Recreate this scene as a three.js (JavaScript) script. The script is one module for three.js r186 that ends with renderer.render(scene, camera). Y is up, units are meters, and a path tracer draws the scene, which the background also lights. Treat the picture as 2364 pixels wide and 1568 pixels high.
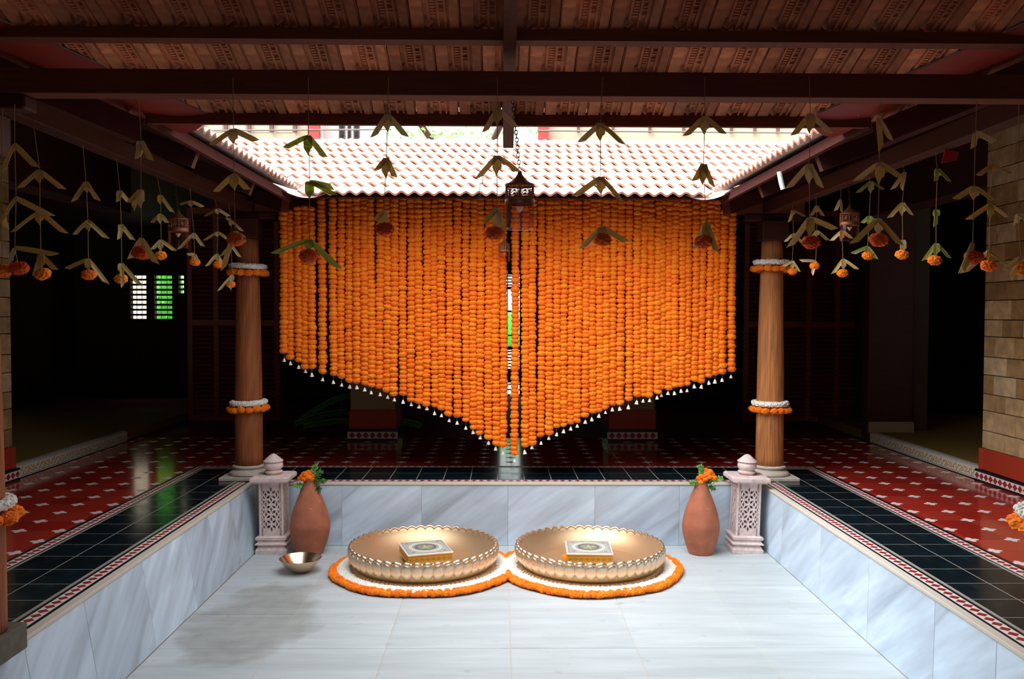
import * as THREE from 'three';
import { RoundedBoxGeometry } from 'three/addons/geometries/RoundedBoxGeometry.js';
import { mergeGeometries, mergeVertices, toCreasedNormals } from 'three/addons/utils/BufferGeometryUtils.js';
import { ImprovedNoise } from 'three/addons/math/ImprovedNoise.js';

// ───────────────────────── camera, sky, exposure ─────────────────────────
const EXPOSURE = 2.45, SKY = 2.6;
const W = 2364, H = 1568, F = 2013.4, PITCH = 0.0292, YAW = 0.01267, ROLL = -0.00308, EYE = 1.4;
function unview(x3, y3, z2) {                       // camera axes -> world axes
  let c = Math.cos(ROLL), s = Math.sin(ROLL);
  const x = c * x3 + s * y3, y2 = -s * x3 + c * y3;
  c = Math.cos(PITCH); s = Math.sin(PITCH);
  const Y = c * y2 + s * z2, z = -s * y2 + c * z2;
  c = Math.cos(YAW); s = Math.sin(YAW);
  return new THREE.Vector3(c * x - s * z, Y, s * x + c * z);
}
const ray = (px, py) => unview((px - W / 2) / F, -(py - H / 2) / F, -1);
const at = (px, py, Z) => { const r = ray(px, py); return r.multiplyScalar(Z / -r.z).add(new THREE.Vector3(0, EYE, 0)); };

const scene = new THREE.Scene();
const camera = new THREE.PerspectiveCamera(2 * Math.atan(H / 2 / F) * 180 / Math.PI, W / H, 0.05, 200);
camera.position.set(0, EYE, 0);
camera.quaternion.setFromRotationMatrix(new THREE.Matrix4().makeBasis(unview(1, 0, 0), unview(0, 1, 0), unview(0, 0, 1)));
camera.updateMatrixWorld();

const renderer = new THREE.WebGLRenderer({ antialias: true });
renderer.toneMapping = THREE.LinearToneMapping;
renderer.toneMappingExposure = EXPOSURE;
renderer.shadowMap.enabled = true;
{ // overcast sky: a soft cool white, a little brighter overhead
  const w = 64, h = 32, d = new Float32Array(w * h * 4);
  for (let j = 0; j < h; j++) for (let i = 0; i < w; i++) {
    const el = ((j + 0.5) / h - 0.5) * Math.PI, az = ((i + .5) / w - .5) * 2 * Math.PI, sx = Math.cos(el) * Math.cos(az), sy = Math.sin(el), sz = Math.cos(el) * Math.sin(az);
    const toward = Math.max(0, -.84 * sx + .54 * sy + .05 * sz);          // the sun stands veiled on the left
    const k = (.7 + 2.3 * Math.max(0, sy)) / 3 * SKY * (.56 + 1.6 * toward * toward), o = (j * w + i) * 4;
    d[o] = 0.95 * k; d[o + 1] = 1.0 * k; d[o + 2] = 1.06 * k; d[o + 3] = 1;
  }
  const t = new THREE.DataTexture(d, w, h, THREE.RGBAFormat, THREE.FloatType);
  t.mapping = THREE.EquirectangularReflectionMapping; t.magFilter = t.minFilter = THREE.LinearFilter; t.needsUpdate = true;
  scene.background = t; scene.environment = t;
}

// ───────────────────────── helpers ─────────────────────────
function rng(a) { return () => { a |= 0; a = a + 0x6D2B79F5 | 0; let t = Math.imul(a ^ a >>> 15, 1 | a); t = t + Math.imul(t ^ t >>> 7, 61 | t) ^ t; return ((t ^ t >>> 14) >>> 0) / 4294967296; }; }
const R = rng(7), rr = (a, b) => a + (b - a) * R(), pick = (a) => a[Math.floor(R() * a.length)];
const V = (x, y, z) => new THREE.Vector3(x, y, z);
const names = {};
function numbered(n) { const k = names[n] = (names[n] ?? -1) + 1; return k ? n + '_' + String(k).padStart(3, '0') : n; }
function part(name, geo, mat, parent, pos, rot) {
  const m = new THREE.Mesh(geo, mat); m.name = name; m.castShadow = m.receiveShadow = true;
  if (pos) m.position.set(...pos); if (rot) m.rotation.set(...rot);
  parent.add(m); return m;
}
function thing(name, label, category, pos = [0, 0, 0], group, turn = 0) {
  const o = new THREE.Group(); o.name = numbered(name); o.position.set(...pos); o.rotation.y = turn;
  o.userData = { label, category }; if (group) o.userData.group = group;
  scene.add(o); return o;
}
function struct(name, geo, mat, pos, rot) {
  let o;
  if (geo) { o = new THREE.Mesh(geo, mat); o.castShadow = o.receiveShadow = true; } else o = new THREE.Group();
  o.name = numbered(name); o.userData = { kind: 'structure' };
  if (pos) o.position.set(...pos); if (rot) o.rotation.set(...rot);
  scene.add(o); return o;
}
const ORD = ['first', 'second', 'third', 'fourth', 'fifth', 'sixth', 'seventh', 'eighth', 'ninth', 'tenth', 'eleventh', 'twelfth', 'thirteenth', 'fourteenth', 'fifteenth', 'sixteenth', 'seventeenth', 'eighteenth', 'nineteenth', 'twentieth', 'twenty-first', 'twenty-second', 'twenty-third', 'twenty-fourth', 'twenty-fifth', 'twenty-sixth', 'twenty-seventh', 'twenty-eighth', 'twenty-ninth', 'thirtieth', 'thirty-first'];

function planarUV(g, ox = 0, oy = 0, oz = 0) {       // uv in metres, by the dominant normal
  const p = g.attributes.position, n = g.attributes.normal, uv = new Float32Array(p.count * 2);
  for (let i = 0; i < p.count; i++) {
    const ax = Math.abs(n.getX(i)), ay = Math.abs(n.getY(i)), az = Math.abs(n.getZ(i));
    const x = p.getX(i) + ox, y = p.getY(i) + oy, z = p.getZ(i) + oz;
    const q = ay >= ax && ay >= az ? [x, -z] : ax >= az ? [z, y] : [x, y];
    uv[i * 2] = q[0]; uv[i * 2 + 1] = q[1];
  }
  g.setAttribute('uv', new THREE.BufferAttribute(uv, 2)); return g;
}
const box = (w, h, d, x = 0, y = 0, z = 0) => planarUV(new THREE.BoxGeometry(w, h, d).translate(x, y, z));
const rbox = (w, h, d, r, x = 0, y = 0, z = 0) => planarUV(new RoundedBoxGeometry(w, h, d, 2, r).translate(x, y, z));
function geoFrom(pos, idx, smooth) {
  let g = new THREE.BufferGeometry(); g.setAttribute('position', new THREE.Float32BufferAttribute(pos, 3)); g.setIndex(idx);
  if (!smooth) g = g.toNonIndexed(); g.computeVertexNormals(); return planarUV(g);
}
// slab whose top edge is chamfered, base at y = 0, centred in x and z
function chamfer(w, h, d, c) {
  const q = (x, y, z) => [[-x, y, -z], [x, y, -z], [x, y, z], [-x, y, z]].flat();
  const pos = [...q(w / 2, 0, d / 2), ...q(w / 2, h - c, d / 2), ...q(w / 2 - c, h, d / 2 - c)], idx = [0, 1, 2, 0, 2, 3, 8, 10, 9, 8, 11, 10];
  for (const o of [0, 4]) for (let i = 0; i < 4; i++) { const a = o + i, b = o + (i + 1) % 4; idx.push(a, a + 4, b, b, a + 4, b + 4); }
  return geoFrom(pos, idx);
}
function rhomb(w, d, h) {                             // flat rhombus, base at y = 0
  const q = (y) => [[0, y, -d / 2], [w / 2, y, 0], [0, y, d / 2], [-w / 2, y, 0]].flat(), idx = [4, 6, 5, 4, 7, 6];
  for (let i = 0; i < 4; i++) { const a = i, b = (i + 1) % 4; idx.push(a, a + 4, b, b, a + 4, b + 4); }
  return geoFrom([...q(0), ...q(h)], idx);
}
// polygon in plan [x, Z] between two height functions
function slab(poly, hb, ht) {
  const tri = THREE.ShapeUtils.triangulateShape(poly.map(([x, z]) => new THREE.Vector2(x, z)), []), n = poly.length, pos = [], idx = [];
  for (const [x, z] of poly) pos.push(x, hb(x, z), -z);
  for (const [x, z] of poly) pos.push(x, ht(x, z), -z);
  for (const [a, b, c] of tri) { idx.push(a, b, c, a + n, c + n, b + n); }
  for (let i = 0; i < n; i++) { const j = (i + 1) % n; idx.push(i, i + n, j, j, i + n, j + n); }
  return geoFrom(pos, idx);
}
function beam(a, b, w, h) {                           // bar from a to b (points on its axis)
  const d = b.clone().sub(a), L = d.length(), g = new THREE.BoxGeometry(w, h, L);
  const m = new THREE.Matrix4().lookAt(b, a, V(0, 1, 0)); m.setPosition(a.clone().add(b).multiplyScalar(.5));
  planarUV(g); return g.applyMatrix4(m);
}
function rod(a, b, r, seg = 6) {
  const d = b.clone().sub(a), g = new THREE.CylinderGeometry(r, r, d.length(), seg);
  g.applyQuaternion(new THREE.Quaternion().setFromUnitVectors(V(0, 1, 0), d.normalize())); const m = a.clone().add(b).multiplyScalar(.5);
  return g.translate(m.x, m.y, m.z);
}
const lathe = (pts, seg = 48) => new THREE.LatheGeometry(pts.map(([r, y]) => new THREE.Vector2(r, y)), seg);
const merge = (a) => mergeGeometries(a.map((g) => { const n = g.index ? g.toNonIndexed() : g; for (const k of Object.keys(n.attributes)) if (!['position', 'normal', 'uv'].includes(k)) n.deleteAttribute(k); return n; }));

// ───────────────────────── textures and materials ─────────────────────────
const noise = new ImprovedNoise();
function fbm(x, y, z = 0, o = 4) { let s = 0, a = .5; for (let i = 0; i < o; i++) { s += a * noise.noise(x, y, z + i * 7.3); x *= 2.03; y *= 2.03; a *= .5; } return s; }
function tex(w, h, f, { srgb = true, rx = 1, ry = 1 } = {}) {
  const d = new Uint8Array(w * h * 4);
  for (let j = 0; j < h; j++) for (let i = 0; i < w; i++) { const c = f(i / w, j / h), o = (j * w + i) * 4; for (let k = 0; k < 3; k++) d[o + k] = Math.max(0, Math.min(255, c[k])); d[o + 3] = 255; }
  const t = new THREE.DataTexture(d, w, h); if (srgb) t.colorSpace = THREE.SRGBColorSpace;
  t.wrapS = t.wrapT = THREE.RepeatWrapping; t.magFilter = THREE.LinearFilter; t.minFilter = THREE.LinearMipmapLinearFilter; t.generateMipmaps = true;
  t.repeat.set(rx, ry); t.needsUpdate = true; return t;
}
const std = (color, roughness = .8, o = {}) => new THREE.MeshStandardMaterial({ color, roughness, ...o });
const grey = (f) => (u, v) => { const c = f(u, v); return [c, c, c]; };

// grey-blue marble of the court floor (one map over the whole court, with its brownish stain)
const CXL = -1.966, CXR = 2.16, CZF = 3.25, CZB = 7.2, DROP = .5245;   // court at floor level
const marbleFloor = tex(1024, 1024, (u, v) => {
  const x = CXL + u * 4.126, z = CZF + v * 3.95, s = fbm(x * 1.1, z * 9, 1, 5), q = fbm(x * 4, z * 26, 3, 3), b = fbm(x * .8, z * .9, 8, 3);
  let k = 216 + s * 26 + q * 11 + b * 14; let c = [k * .955, k * .995, k * 1.0];
  // stain by the left wall, where water has dried
  const e = fbm(x * 3.2, z * 3.2, 11, 4) * .7, dx = (x + 1.55) / .42, dz = (z - 5.45) / .75, st = Math.max(0, Math.min(1, (1 - dx * dx - dz * dz + e * 1.6) * 2.2));
  const e2 = fbm(x * 9, z * 9, 5, 3); const m = st * (.14 + .1 * e2);
  c = [c[0] * (1 - m * .85), c[1] * (1 - m), c[2] * (1 - m * 1.15)];
  const f = fbm(x * 7, z * 7, 21, 3); if (f > .3) c = c.map((a) => a * (1 - (f - .3) * .5));
  return c;
}, {});
const marbleWall = tex(1024, 1024, (u, v) => {
  const x = u * 4, y = v * 4, w = x * .82 + y * .57, t = -x * .57 + y * .82, s = fbm(w * .8, t * 7, 2, 5), q = fbm(w * 3, t * 22, 4, 3), b = fbm(x * 1.2, y * 1.2, 9, 3);
  const vein = Math.max(0, 1 - Math.abs(fbm(w * .5, t * 2.2, 6, 3)) * 14), k = 226 + s * 46 + q * 20 + b * 20 - vein * 20;
  return [k * .9, k * .975, k * 1.04];
}, { rx: .25, ry: .25 });
const woodT = (base, seed) => tex(512, 1024, (u, v) => {
  const a = u * Math.PI * 2, x = Math.cos(a) * 2, z = Math.sin(a) * 2, g = noise.noise(x * 9, z * 9, v * 3 + seed) + .7 * noise.noise(x * 24, z * 24, v * 6 + seed), b = fbm(x * 2, v * 9 + z, seed, 4);
  const cr = Math.max(0, noise.noise(x * 13, z * 13, v * 1.6 + seed * 3) - .42) * 2.2, k = 1 + g * .17 + b * .3 - cr * .75;
  return base.map((c) => c * k);
});
const woodB = tex(512, 512, grey((u, v) => { const a = u * Math.PI * 2, x = Math.cos(a) * 2, z = Math.sin(a) * 2; return 128 + 55 * noise.noise(x * 14, z * 14, v * 4) + 50 * noise.noise(x * 30, z * 30, v * 9); }), { srgb: false });
const plankT = tex(512, 512, (u, v) => { const k = 1 + .22 * fbm(u * 3, v * 46, 3, 4) + .2 * fbm(u * 2, v * 6, 5, 3); return [190 * k, 132 * k, 108 * k]; });
const clayT = tex(512, 512, (u, v) => { const k = 1 + .2 * fbm(u * 8, v * 8, 2, 5) + .14 * fbm(u * 2, v * 2, 9, 3), p = fbm(u * 22, v * 22, 4, 2) > .36 ? 1.18 : 1; return [176 * k * p, 104 * k * p, 74 * k * p]; });
const clayB = tex(256, 256, grey((u, v) => 128 + 90 * fbm(u * 24, v * 24, 2, 3)), { srgb: false });
const tileT = tex(512, 512, (u, v) => { const k = 1 + .34 * fbm(u * 9, v * 9, 2, 4) + .25 * fbm(u * 2.5, v * 2.5, 6, 3); return [222 * k, 154 * k, 114 * k]; }, { rx: 2, ry: 2 });
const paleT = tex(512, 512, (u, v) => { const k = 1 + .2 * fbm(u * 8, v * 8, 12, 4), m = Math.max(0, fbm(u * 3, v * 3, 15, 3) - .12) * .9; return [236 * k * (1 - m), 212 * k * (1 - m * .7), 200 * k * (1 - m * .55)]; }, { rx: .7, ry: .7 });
const sandT = tex(512, 512, (u, v) => { const k = 1 + .16 * fbm(u * 30, v * 30, 2, 3) + .16 * fbm(u * 4, v * 4, 6, 4); return [226 * k, 202 * k, 194 * k]; });
const plinthT = tex(256, 256, (u, v) => { const k = 1 + .2 * fbm(u * 20, v * 20, 2, 3) + .2 * fbm(u * 3, v * 3, 6, 4); return [196 * k, 184 * k, 168 * k]; });
const stoneT = tex(512, 512, (u, v) => { const k = 1 + .25 * fbm(u * 12, v * 12, 2, 4) + .3 * fbm(u * 3, v * 3, 6, 4); return [198 * k, 172 * k, 132 * k]; });
const blackT = tex(512, 512, (u, v) => { const k = 1 + .8 * Math.max(0, fbm(u * 5, v * 5, 2, 4)); return [19 * k, 30 * k, 35 * k]; });
const brassB = tex(256, 256, grey((u, v) => 128 + 60 * fbm(u * 10, v * 10, 2, 3) + 40 * fbm(u * 40, v * 40, 5, 2)), { srgb: false });
const glossR = tex(256, 256, grey((u, v) => 46 + 46 * fbm(u * 4, v * 4, 2, 4)), { srgb: false });

const M = {
  floorMarble: [1, .97, 1.03, .985].map((k) => std(new THREE.Color().setRGB(k * .83, k * .83, k * .825), .5, { map: marbleFloor })),
  wallMarble: [1, .95, 1.05].map((k) => std(new THREE.Color().setRGB(k * .97, k * .97, k * .97), .45, { map: marbleWall })),
  grout: std('#cdbfb0', .95), coping: std('#d2c6b6', .9),
  black: [1, 1.15, .9].map((k) => std(new THREE.Color(k, k, k), .85, { map: blackT, roughnessMap: glossR })),
  blackLine: std('#141618', .3), blackGrout: std('#a0978a', .9),
  red: ['#b02e22', '#b83428', '#a82a22', '#ba3a2c'].map((c) => std(c, .11)),
  redGrout: std('#6f2018', .7), white: std('#efeae0', .35), diamond: std('#a8262a', .3),
  wood: plankWood('#98683c', .7), woodDark: plankWood('#5c3a28', .65), woodRed: plankWood('#602812', 1),
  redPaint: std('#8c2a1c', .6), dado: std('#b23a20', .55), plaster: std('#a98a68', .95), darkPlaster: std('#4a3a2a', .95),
  tile: ['#d8c4b8', '#f2d6c6', '#c9aa9a', '#ffe2d0'].map((c) => std(c, .9, { map: tileT, bumpMap: clayB, bumpScale: .002 })),
  pale: ['#ffffff', '#f8f0ec', '#fff4ee', '#f2ecea'].map((c) => std(c, .75, { map: paleT, vertexColors: true })),  // roof tops lightened in colour to stand for the overexposed sky glare
  clay: std('#ffffff', .8, { map: clayT, bumpMap: clayB, bumpScale: .0016 }),
  sand: std('#ffffff', .9, { map: sandT, bumpMap: clayB, bumpScale: .001 }),
  plinth: std('#ffffff', .9, { map: plinthT }), rough: std('#8b8a86', .95, { map: plinthT }),
  block: ['#ffffff', '#f4ead8', '#e0d0b4', '#fff6e6', '#c8b494'].map((c) => std(c, .95, { map: stoneT })),
  brass: std('#ead2b2', .4, { metalness: 1, bumpMap: brassB, bumpScale: .0012 }),
  brassIn: std('#e2bf94', .48, { metalness: .9, bumpMap: brassB, bumpScale: .001 }),
  bowl: std('#e6c8a4', .25, { metalness: 1 }),
  flower: ['#ff8004', '#ff8605', '#fc7c03', '#ff8c06', '#fa7802'].map((c) => std(c, .85)),
  flowerShaded: ['#f05a08', '#e85206', '#f6660a'].map((c) => std(c, .85)),  // darker copy of flower; shade of the front strings set in colour
  jasmine: std('#f4f1e4', .8), bell: std('#fff8ea', .45),
  cord: std('#b89a5c', .9), chain: std('#4b3426', .5, { metalness: .7 }),
  leaf: ['#ecd284', '#f2dc9a', '#e2cc7c', '#f4e2b0'].map((c) => new THREE.MeshPhysicalMaterial({ color: c, roughness: .75, transmission: .35, thickness: 0, side: THREE.DoubleSide })),
  leafGreen: ['#d8e080', '#ccd868'].map((c) => new THREE.MeshPhysicalMaterial({ color: c, roughness: .6, transmission: .35, thickness: 0, side: THREE.DoubleSide })),
  sprig: [std('#4d8a35', .7, { side: THREE.DoubleSide }), std('#83b45a', .7, { side: THREE.DoubleSide }), std('#2f6a2a', .7, { side: THREE.DoubleSide })],
  hedge: std('#57c23c', .8, { side: THREE.DoubleSide }), treeLeaf: std('#9cc07c', .8, { side: THREE.DoubleSide }), banana: [std('#4f9a48', .5, { side: THREE.DoubleSide }), std('#5fae50', .5, { side: THREE.DoubleSide })], bananaRib: std('#9fb08c', .6),
  ochre: std('#8a6a20', .8), filigree: std('#9a6446', .45, { metalness: .6 }),
  glass: new THREE.MeshPhysicalMaterial({ color: '#fff2ec', roughness: .06, transmission: 1, thickness: 0, ior: 1.45 }),
  cream: std('#d9ccae', .9), creamRed: std('#c0504a', .8), post: std('#7e5a58', .8), pipe: std('#8b8078', .5), whitePaint: std('#e8e6e0', .6), paving: std('#cfcac0', .9),
  gold: std('#c79a3a', .45, { metalness: .55 }), silverEdge: std('#eeeae2', .4), redPatch: std('#c01f18', .8),
};
function plankWood(c, r) { return std(c, r, { map: plankT }); }
const shaftL = std('#ffffff', .7, { map: woodT([154, 84, 40], 3), bumpMap: woodB, bumpScale: .006 });
const shaftR = std('#ffffff', .75, { map: woodT([186, 116, 62], 11), bumpMap: woodB, bumpScale: .009 });

// printed border tile of the risers: ochre scroll on white
function canvasTex(w, h, draw) { const c = document.createElement('canvas'); c.width = w; c.height = h; draw(c.getContext('2d'), w, h); const t = new THREE.CanvasTexture(c); t.colorSpace = THREE.SRGBColorSpace; return t; }
const scrollT = canvasTex(256, 112, (g, w, h) => {
  g.fillStyle = '#f0eade'; g.fillRect(0, 0, w, h); g.strokeStyle = '#a08e72'; g.lineWidth = 3; g.strokeRect(2, 8, w - 4, h - 22);
  g.strokeStyle = '#d2962a'; g.lineWidth = 11; g.lineCap = 'round';
  g.beginPath(); g.moveTo(10, 82); g.bezierCurveTo(50, 20, 80, 20, 110, 52); g.bezierCurveTo(140, 90, 190, 92, 246, 24); g.stroke();
  g.beginPath(); g.arc(92, 68, 15, 0, 5); g.stroke(); g.beginPath(); g.arc(166, 44, 15, 2, 7.4); g.stroke();
  g.fillStyle = '#d2962a'; for (const [x, y] of [[40, 38], [128, 30], [214, 72], [60, 84], [230, 40]]) { g.beginPath(); g.ellipse(x, y, 13, 8, .6, 0, 7); g.fill(); }
  g.fillStyle = '#8d8474'; g.fillRect(0, 100, w, 4);
});
const boardT = canvasTex(512, 512, (g, w, h) => {
  g.fillStyle = '#b9bdb4'; g.fillRect(0, 0, w, h); const q = rng(3);
  for (let i = 0; i < 2600; i++) { g.fillStyle = ['#dfe2da', '#8f9690', '#b3a06a', '#a58a86'][Math.floor(q() * 4)]; g.beginPath(); g.arc(q() * w, q() * h, 2 + q() * 3, 0, 7); g.fill(); }
  g.strokeStyle = '#8d7f8c'; g.lineWidth = 6; g.strokeRect(18, 18, w - 36, h - 36);
  for (const [x, y] of [[70, 70], [442, 70], [70, 442], [442, 442]]) { g.fillStyle = '#96717c'; for (let k = 0; k < 5; k++) { g.beginPath(); g.ellipse(x + 16 * Math.cos(k * 1.257), y + 16 * Math.sin(k * 1.257), 12, 8, k * 1.257, 0, 7); g.fill(); } }
  g.fillStyle = '#ece8d2'; g.beginPath(); g.arc(256, 256, 196, 0, 7); g.fill(); g.fillStyle = '#a9aaa0'; g.beginPath(); g.arc(256, 256, 160, 0, 7); g.fill();
  g.fillStyle = '#8f8a70'; for (let k = 0; k < 40; k++) { g.beginPath(); g.arc(256 + 178 * Math.cos(k * Math.PI / 20), 256 + 178 * Math.sin(k * Math.PI / 20), 6, 0, 7); g.fill(); }
  g.fillStyle = '#84566a'; g.beginPath(); g.arc(256, 256, 130, 0, 7); g.fill(); g.fillStyle = '#7f9a74'; g.beginPath(); g.arc(256, 256, 100, 0, 7); g.fill();
  for (let k = 0; k < 16; k++) { g.fillStyle = ['#d3bb6a', '#5f8a66', '#a08a86'][k % 3]; g.beginPath(); g.ellipse(256 + 58 * Math.cos(k * .393), 256 + 58 * Math.sin(k * .393), 26, 9, k * .393, 0, 7); g.fill(); }
  g.fillStyle = '#d9c98a'; g.beginPath(); g.arc(256, 256, 26, 0, 7); g.fill();
});
const apronT = canvasTex(512, 96, (g, w, h) => {
  g.fillStyle = '#b98a34'; g.fillRect(0, 0, w, h); g.fillStyle = '#8a5a22'; g.fillRect(0, 12, w, 4);
  for (let i = 0; i < 8; i++) { g.fillStyle = '#5d6b2a'; g.beginPath(); g.ellipse(32 + i * 64, 50, 18, 13, 0, 0, 7); g.fill(); g.fillStyle = '#c79a3a'; g.beginPath(); g.ellipse(32 + i * 64, 52, 9, 6, 0, 0, 7); g.fill(); g.fillStyle = '#93422a'; g.beginPath(); g.arc(64 + i * 64, 48, 5, 0, 7); g.fill(); }
  g.fillStyle = '#d6ac52'; g.fillRect(0, 78, w, 10);
});
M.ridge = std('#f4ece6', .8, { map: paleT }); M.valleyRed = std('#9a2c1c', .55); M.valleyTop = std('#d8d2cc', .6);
M.scroll = std('#ffffff', .3, { map: scrollT }); M.board = std('#ffffff', .35, { map: boardT }); M.apron = std('#ffffff', .45, { map: apronT, metalness: .3 });

// ───────────────────────── the house: floors ─────────────────────────
const XL = -2.064, XR = 2.176;                        // court edges at terrace level
const WL = -4.06, WR = 4.06;                          // side walls
{
  const f = struct('floor');                          // terrace around the court
  const t = -.012;
  part('screed', box(XL - WL + .3, .58, 9.6, (XL + WL - .3) / 2, t - .29, -(1.9 + 4.7)), M.redGrout, f);
  part('screed', box(WR - XR + .3, .58, 9.6, (XR + WR + .3) / 2, t - .29, -(1.9 + 4.7)), M.redGrout, f);
  part('screed', box(XR - XL, .58, 4, (XR + XL) / 2, t - .29, -9.22), M.redGrout, f);
  part('screed', box(15, .57, 4.1, 0, t - .285, -13.2), M.redGrout, f);
  part('screed', box(8.7, .57, 5.5, 0, t - .285 + .005, .99), M.redGrout, f);
  part('screed', box(XR - XL, .57, 1.42, (XR + XL) / 2, t - .285, -2.5), M.redGrout, f);
}
const strips = [];
function diamondBand(name, len, alongX, x, y, z, n, lift = true) {   // white band with a row of red lozenges
  const g = struct(name), w = .062;
  part('band', alongX ? box(len, .012, w, 0, -.006, 0) : box(w, .012, len, 0, -.006, 0), M.white, g);
  const geo = rhomb(.052, .054, .0012), p = len / n;
  for (let i = 0; i < n; i++) { const s = -len / 2 + p * (i + .5); part('lozenge', geo, M.diamond, g, alongX ? [s, 0, 0] : [0, 0, s]); }
  g.position.set(x, y, z); return g;
}
function borderSide(sx, X0, name) {                   // bands, lines and black tiles beside the court; X0 the edge, sx outwards
  const z0 = 3.3, z1b = 7.36, X = (d) => X0 + sx * d;
  const lin = (d, w, za, zb) => box(w, .012, zb - za, X(d), -.006, -(za + zb) / 2);
  diamondBand('border_band', 7.22 - z0, false, X(.079), 0, -(z0 + 7.22) / 2, 63);
  diamondBand('border_band', 8.0 - z0, false, X(.665), 0, -(z0 + 8.0) / 2, 76);
  const g = struct('border_tiles');
  part('black_line', lin(.041, .012, z0, 7.2), M.blackLine, g); part('black_line', lin(.12, .016, z0, 7.26), M.blackLine, g);
  part('black_line', lin(.712, .026, z0, 8.04), M.blackLine, g); part('black_line', lin(.626, .012, z0, 7.98), M.blackLine, g);
  part('joint', lin(.376, .488, z0, 7.96).translate(0, -.0003, 0), M.blackGrout, g);
  const geo = chamfer(.2235, .0118, .2525, .001);
  for (let r = 0; r < 18; r++) for (const c of [0, 1]) { const z = 4.757 - .0085 + .2573 * (r - 5.5); part('black_tile', geo, pick(M.black), g, [X(.262 + c * .229), -.0116, -z]); }
}
borderSide(1, XR, 'right'); borderSide(-1, XL, 'left');
{
  diamondBand('border_band', XR - XL - .02, true, (XL + XR) / 2, 0, -7.285, 68);
  diamondBand('border_band', XR - XL + 1.34, true, (XL + XR) / 2, 0, -7.965, 90);
  const g = struct('border_tiles');
  part('black_line', box(XR - XL, .012, .012, (XL + XR) / 2, -.006, -7.246), M.blackLine, g);
  part('black_line', box(XR - XL, .012, .014, (XL + XR) / 2, -.006, -7.325), M.blackLine, g);
  part('joint', box(XR - XL + .2, .012, .6, (XL + XR) / 2, -.0063, -7.635), M.blackGrout, g);
  const geo = chamfer(.2235, .0118, .2895, .001);
  for (let r = 0; r < 2; r++) for (let c = 0; c < 19; c++) part('black_tile', geo, pick(M.black), g, [XL - .02 + .1145 + .2285 * c, -.0116, -(7.484 + r * .2945)]);
}
// red tiles and the small white crosses set at their corners
const SP = .2583, crossAt = (l, r, n, f) => {           // half extents of the cut cross on each side
  const a = .05, b = .017, c = .021, s = new THREE.Shape();
  const pts = [[b, c], [b * .9, a * .82], [0, a], [-b * .9, a * .82], [-b, c], [-c, b], [-a * .82, b * .9], [-a, 0], [-a * .82, -b * .9], [-c, -b], [-b, -c], [-b * .9, -a * .82], [0, -a], [b * .9, -a * .82], [b, -c], [c, -b], [a * .82, -b * .9], [a, 0], [a * .82, b * .9], [c, b]];
  let p = pts;
  for (const [ax, lim, sg] of [[0, -l, 1], [0, r, -1], [1, -n, 1], [1, f, -1]]) {
    const out = [], inside = (q) => sg * (q[ax] - lim) >= 0;
    p.forEach((q, i) => { const u = p[(i + 1) % p.length]; if (inside(q)) out.push(q); if (inside(q) !== inside(u)) { const t = (lim - q[ax]) / (u[ax] - q[ax]); out.push([q[0] + (u[0] - q[0]) * t, q[1] + (u[1] - q[1]) * t]); } });
    p = out; if (p.length < 3) return null;
  }
  p.forEach(([x, y], i) => i ? s.lineTo(x, y) : s.moveTo(x, y));
  return new THREE.ExtrudeGeometry(s, { depth: .0012, bevelEnabled: false }).rotateX(-Math.PI / 2);
}, crossGeo = crossAt(1, 1, 1, 1);
const redGeo = chamfer(SP - .0016, .0116, SP - .0016, .0008);
function redField(x0, x1, zNear, zFar, ox, oz) {      // lattice of tile corners at ox + k SP, oz + k SP
  const g = struct('red_tiles');
  const ks = Math.ceil((x0 - ox) / SP - .01), ke = Math.floor((x1 - ox) / SP + .01), ms = Math.ceil((zNear - oz) / SP), me = Math.floor((zFar - oz) / SP + .01);
  for (let m = ms - 1; m <= me; m++) for (let k = ks - 1; k <= ke; k++) {
    const a = Math.max(x0, ox + k * SP), b = Math.min(x1, ox + (k + 1) * SP), c = Math.max(zNear, oz + m * SP), d = Math.min(zFar, oz + (m + 1) * SP);
    if (b - a < .01 || d - c < .01) continue;
    const full = b - a > SP - .002 && d - c > SP - .002;
    part('red_tile', full ? redGeo : chamfer(b - a - .0016, .0116, d - c - .0016, .0008), pick(M.red), g, [(a + b) / 2, -.0116, -(c + d) / 2]);
  }
  for (let m = ms - 1; m <= me + 1; m++) for (let k = ks - 1; k <= ke + 1; k++) {
    const x = ox + k * SP, z = oz + m * SP; const e = [x - x0, x1 - x, z - zNear, zFar - z]; if (Math.min(...e) < -.03) continue;
    const cg = Math.min(...e) > .05 ? crossGeo : crossAt(...e); if (!cg) continue;
    part('cross_inlay', cg, M.white, g, [x, 0, -z]);
  }
}
redField(2.902, 4.04, 3.9, 8.0, 3.196, 7.953);
redField(-4.04, -2.79, 3.9, 8.0, -3.086, 5.592);
redField(-4.04, 4.04, 8.0, 9.82, 3.196, 7.953);
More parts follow.
